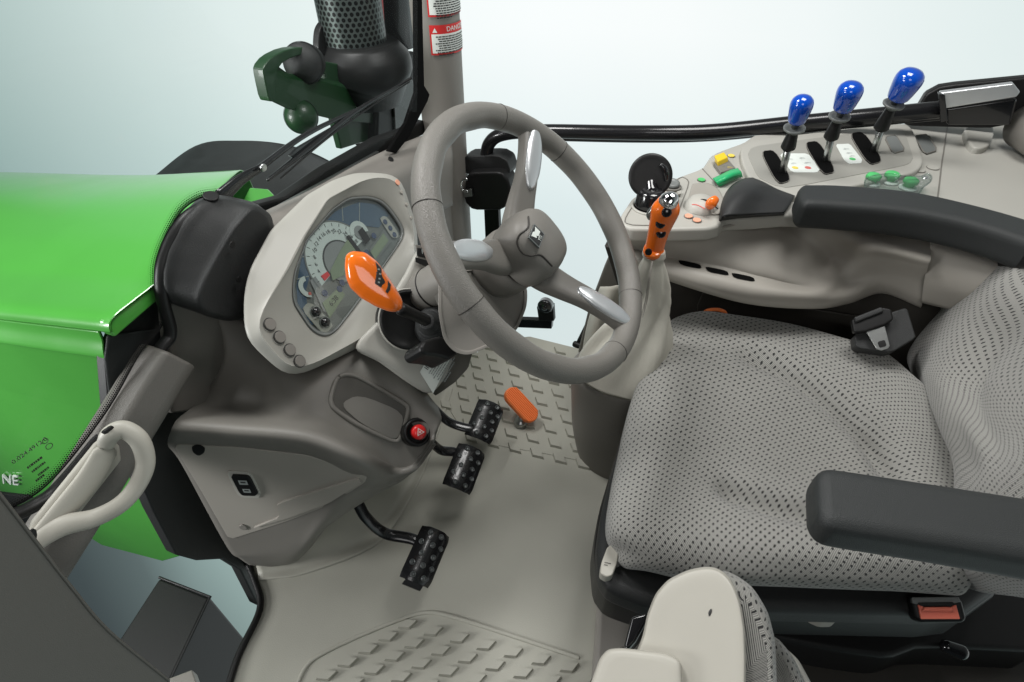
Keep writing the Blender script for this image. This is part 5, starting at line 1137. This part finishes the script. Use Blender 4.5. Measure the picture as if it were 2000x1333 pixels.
bk = [RX([(2010, 440, 0.650), (1985, 470, 0.570), (2040, 474, 0.550), (2110, 480, 0.550), (2300, 520, 0.550)]),
      RX([(1925, 500, 0.650), (1900, 512, 0.540), (1960, 540, 0.495), (2060, 600, 0.520), (2300, 640, 0.530)]),
      RX([(1840, 580, 0.630), (1815, 590, 0.520), (1870, 630, 0.475), (1980, 690, 0.505), (2250, 740, 0.510)]),
      RX([(1800, 660, 0.610), (1770, 668, 0.500), (1825, 710, 0.460), (1950, 770, 0.490), (2200, 840, 0.500)]),
      RX([(1830, 750, 0.600), (1793, 750, 0.490), (1850, 790, 0.455), (1950, 840, 0.480), (2180, 900, 0.490)]),
      RX([(1870, 830, 0.600), (1834, 830, 0.490), (1885, 870, 0.455), (1960, 900, 0.465), (2150, 960, 0.480)]),
      RX([(1905, 900, 0.600), (1865, 900, 0.490), (1905, 930, 0.460), (1970, 960, 0.460), (2130, 1020, 0.470)]),
      RX([(1910, 1000, 0.600), (1868, 990, 0.490), (1905, 1010, 0.460), (1980, 1040, 0.460), (2130, 1080, 0.470)]),
      RX([(1900, 1080, 0.600), (1862, 1080, 0.490), (1900, 1100, 0.460), (1980, 1110, 0.460), (2130, 1130, 0.480)]),
      RX([(1900, 1130, 0.650), (1870, 1130, 0.550), (1905, 1150, 0.510), (1980, 1160, 0.510), (2130, 1180, 0.520)])]
bg_ = np.array(cr([PX(*q, .475) for q in [(2010, 560), (1945, 640), (1905, 705), (1890, 765), (1903, 848), (1940, 900), (2000, 930)]], 10))
def crease_fn(V):
    V = V.copy(); d = np.linalg.norm(V[:, None]-bg_[None], axis=2); dd = d.min(1); j = d.argmin(1)
    V[:, 0] += .02*np.clip(np.minimum(j, len(bg_)-1-j)/12, 0, 1)*np.exp(-(dd/.028)**2); return V
patch('backrest', bk, 'fabric', se, res=9, solid=.004, uvs=1.0, fn=crease_fn)
prism('cushion_shell', chaikin(TZ([(1292, 655), (1245, 740), (1205, 880), (1176, 990), (1166, 1060), (1170, 1120), (1190, 1150), (1280, 1185), (1500, 1190), (1950, 1200), (2000, 900), (1850, 760), (1700, 690)], .34), 2, .15), (0, 0, -.06), 'soft', se, bevel=.018, seg=5)
prism('shell_groove', chaikin(TZ([(1288, 665), (1243, 748), (1202, 888), (1170, 995), (1160, 1065), (1166, 1130), (1190, 1162), (1280, 1192), (1500, 1198), (1950, 1208), (2000, 900), (1850, 760), (1700, 690)], .275), 2, .15), (0, 0, -.10), 'black', se, bevel=.015, seg=4)
prism('suspension', chaikin(TZ([(1280, 860), (1262, 960), (1265, 1180), (1500, 1245), (1640, 1272), (1740, 1285), (1800, 1262), (2080, 1275), (2080, 800), (1500, 760)], .12), 1, .15), (0, 0, -.12), 'black', se, bevel=.01)
prism('dark_floor_slab', TZ([(1262, 1180), (1275, 1420), (2200, 1420), (2200, 1100), (1500, 900)], .03), (0, 0, -.025), 'brown', se, bevel=.004)  # thin dark slab laid over the floor under the seat
tube('suspension_knob', [PZ(1845, 1262, .13), PZ(1880, 1275, .13)], [.012, .014], 'gloss', se)
kb = prism('height_lever', chaikin(TZ([(1188, 1064), (1210, 1067), (1206, 1098), (1196, 1124), (1184, 1127), (1172, 1120), (1174, 1100)], .36), 1, .15), (0, 0, -.02), 'cream', se, bevel=.004)
scribble('lever_symbol', PZ(1180, 1098, .3606), A(1, .15, 0), A(-.15, 1, 0), .012, 2, .004, 'ink', kb, seed=81)
prism('side_adjuster', chaikin(TZ([(1592, 1160), (1640, 1160), (1650, 1170), (1648, 1202), (1620, 1202), (1596, 1192)], .32), 1, .15), (0, 0, -.05), 'dashlite', se, bevel=.005)
def armrest(name, label, top, bot, z, th, m):
    t = thing(name, PZ(*top[0], z-.05), label, 'armrest', 'driver seat armrests')
    T = cr(TZ(top, z), 5); B = cr(TZ(bot, z), 5); rings = []; L = len(T)
    for i, (a, b) in enumerate(zip(T, B)):
        c = (a+b)/2; u = (b-a)/2; w = np.linalg.norm(u); u = u/w; rr = []; r = .014
        cz = z-th/2; h = th/2
        for q in np.linspace(0, 2*math.pi, 48, endpoint=False):
            cx, sy = math.cos(q), math.sin(q); k = max(abs(cx)/w, abs(sy)/h); x, y = cx/k, sy/k
            dx, dy = max(0, abs(x)-(w-r)), max(0, abs(y)-(h-r))
            if dx > 0 and dy > 0:
                n_ = math.hypot(dx, dy); x = math.copysign(w-r+dx/n_*r, x); y = math.copysign(h-r+dy/n_*r, y)
            rr.append(A(c[0], c[1], cz)+u*x+A(0, 0, 1)*y)
        rings.append(np.array(rr))
    c0 = rings[0].mean(0); d = un(np.mean(T[0:1]+B[0:1], 0)-np.mean(T[4:5]+B[4:5], 0)); d[2] = 0
    pre = [c0+(rings[0]-c0)*s_+d*o_ for s_, o_ in ((.3, .0125), (.72, .0115), (.86, .008), (.95, .004))]
    loft('arm_pad', pre+rings, m, t)
    return t
a1 = armrest('seat_armrest', 'near black armrest reaching across the front of the seat cushion', [(1618, 909), (1650, 912), (1850, 942), (2080, 978), (2250, 1010)], [(1626, 1024), (1660, 1034), (1850, 1064), (2080, 1104), (2250, 1140)], .69, .05, 'armpad')
a2 = armrest('seat_armrest', 'far black armrest curving along the console behind the seat', [(1574, 357), (1650, 359), (1780, 371), (1900, 396), (2020, 430), (2160, 480)], [(1580, 396), (1650, 400), (1780, 412), (1900, 436), (2020, 474), (2160, 530)], .745, .058, 'armpad')
prism('arm_bracket', TX([(1880, 500), (1910, 468), (1960, 452), (2030, 455), (2030, 520), (1900, 540)], .50), (.03, .02, 0), 'black', a2, bevel=.006)
# seat belt pieces
tg = thing('belt_tongue', PZ(1700, 630, .45), 'black belt holder with a steel seat belt tongue at the far back of the cushion', 'seat belt')
tO = PY(1700, 630, 1.03); tN = un(A(-.1, -.6, .75))
prism('tongue_grip', TP([(1663, 625), (1725, 600), (1742, 604), (1746, 624), (1730, 634), (1690, 648), (1668, 650)], tO+tN*.01, tN), -tN*.018, 'black', tg, bevel=.004)
prism('grip_top', TP([(1668, 620), (1722, 599), (1728, 608), (1672, 630)], tO+tN*.016, tN), -tN*.01, 'soft', tg, bevel=.003)
prism('steel_plate', TP([(1692, 648), (1728, 637), (1738, 676), (1734, 681), (1722, 685), (1712, 682)], tO+tN*.004, tN), -tN*.003, 'steel', tg, bevel=.0006)
prism('plate_hole', chaikin(TP([(1714, 668), (1728, 664), (1732, 676), (1718, 680)], tO+tN*.0048, tN), 1, .15), -tN*.001, 'black', tg, bevel=0)
prism('belt_housing', chaikin(TP([(1735, 612), (1772, 600), (1784, 640), (1790, 660), (1740, 690), (1672, 680), (1668, 654)], tO-tN*.01, tN), 1, .12), -tN*.04, 'soft', tg, bevel=.008)
bu_ = thing('belt_buckle', PZ(1835, 1195, .33), 'seat belt buckle with a red release button beside the near armrest', 'seat belt')
bO = PZ(1835, 1195, .36); bN = un(A(-.1, -.5, .85))
prism('buckle_body', TP([(1779, 1170), (1868, 1166), (1880, 1172), (1890, 1212), (1880, 1217), (1800, 1218), (1786, 1206)], bO, bN), -bN*.04, 'black', bu_, bevel=.006)
prism('buckle_edge', TP([(1780, 1167), (1872, 1166), (1877, 1176), (1864, 1179), (1862, 1176), (1794, 1177), (1792, 1181), (1782, 1179)], bO+bN*.004, bN), -bN*.01, 'slate', bu_, bevel=.002)
prism('release_button', TP([(1793, 1181), (1806, 1186), (1858, 1186), (1868, 1181), (1876, 1210), (1799, 1210)], bO+bN*.003, bN), -bN*.008, 'coral', bu_, bevel=.0015)
prism('button_ridge', TP([(1807, 1186), (1857, 1186), (1863, 1195), (1800, 1195)], bO+bN*.008, bN), -bN*.004, 'coral', bu_, bevel=.002)
# folded passenger seat
fs = thing('folding_seat', PZ(1380, 1250, .3), 'folded passenger seat with pale plastic back and dotted fabric pad at the bottom edge', 'seat')
fO = PZ(1360, 1220, .50); fN = un(A(-.25, -.35, .9))
sp_ = [(1238, 1285), (1255, 1245), (1264, 1200), (1280, 1160), (1305, 1132), (1345, 1113), (1384, 1106), (1408, 1112), (1430, 1135), (1446, 1175), (1455, 1230), (1457, 1290), (1456, 1380), (1228, 1380), (1232, 1300)]
def lump(name, px, c, offs, m, uvm=False, insets=None):
    rings = []
    for o_, s in offs:
        r = smooth_ring(polar(TP(px, fO+fN*o_, fN), TP([c], fO+fN*o_, fN)[0], *basis(fN)[:2], 90), 2)
        cc_ = TP([c], fO+fN*o_, fN)[0]; rings.append(cc_+(r-cc_)*s)
    rings = blend(rings, 4); n = len(rings[0]); V = np.vstack(rings)
    k = len(rings)
    F = [[j*n+i, j*n+(i+1) % n, (j+1)*n+(i+1) % n, (j+1)*n+i] for j in range(k-1) for i in range(n)]+[[(k-1)*n+i for i in range(n)]]
    uv = None
    if uvm:
        md_ = rings[k//2]; cu = np.concatenate([[0], np.cumsum([np.linalg.norm(md_[i+1]-md_[i]) for i in range(n-1)])])
        cv = np.concatenate([[0], np.cumsum([np.linalg.norm(np.array(rings[q+1][0])-np.array(rings[q][0])) for q in range(k-1)])])
        uv = [[cu[i], cv[j]] for j in range(k) for i in range(n)]
    return mesh(name, V, F, m, fs, uv=uv)
lump('back_shell', sp_, (1360, 1250), [(-.022, .99), (-.018, 1.0), (-.010, 1.0), (-.002, .975), (.002, .93), (.002, .6)], 'cream')
lump('seat_pad', [(1400, 1110), (1432, 1120), (1470, 1146), (1500, 1195), (1514, 1250), (1520, 1400), (1380, 1400), (1370, 1200)], (1430, 1270), [(-.12, .9), (-.10, .98), (-.06, 1.0), (-.025, .95), (-.019, .8)], 'fabric', True)
lump('base_pad', [(1490, 1235), (1520, 1248), (1550, 1285), (1575, 1340), (1590, 1400), (1440, 1400), (1450, 1260)], (1505, 1330), [(-.19, .95), (-.16, 1.0), (-.12, 1.0), (-.09, .93), (-.08, .7)], 'fabric', True)
lump('edge_shell', [(1530, 1262), (1560, 1290), (1590, 1345), (1605, 1400), (1560, 1400), (1540, 1310)], (1566, 1345), [(-.20, .95), (-.17, 1.0), (-.14, 1.0), (-.13, .8)], 'light')
lump('hinge_cover', [(1172, 1285), (1188, 1268), (1215, 1266), (1300, 1276), (1330, 1290), (1335, 1400), (1140, 1400), (1152, 1340)], (1240, 1330), [(-.05, .95), (-.02, 1.0), (.012, 1.0), (.022, .95), (.024, .7)], 'cream')
prism('screw_slot', chaikin(TP([(1383, 1196), (1389, 1188), (1391, 1194), (1385, 1206)], fO+fN*.003, fN), 1), -fN*.001, 'ink', fs, bevel=0)
prism('hinge_arm', TP([(1232, 1205), (1262, 1197), (1262, 1215), (1240, 1255), (1222, 1275), (1218, 1260)], fO-fN*.06, fN), -fN*.03, 'gloss', fs, bevel=.004)
tube('hinge_rod', TP([(1220, 1275), (1188, 1300), (1160, 1345), (1150, 1400)], fO-fN*.05, fN), .008, 'gloss', fs)
pw = thing('floor_side_rail', PZ(1200, 1250, .02), 'pale upright floor edge beside the seat base', 'moulding')
prism('edge_wall', TZ([(1168, 1165), (1200, 1160), (1260, 1250), (1240, 1420), (1150, 1420), (1163, 1250)], .045), (0, 0, -.045), 'taupe', pw, bevel=.012)
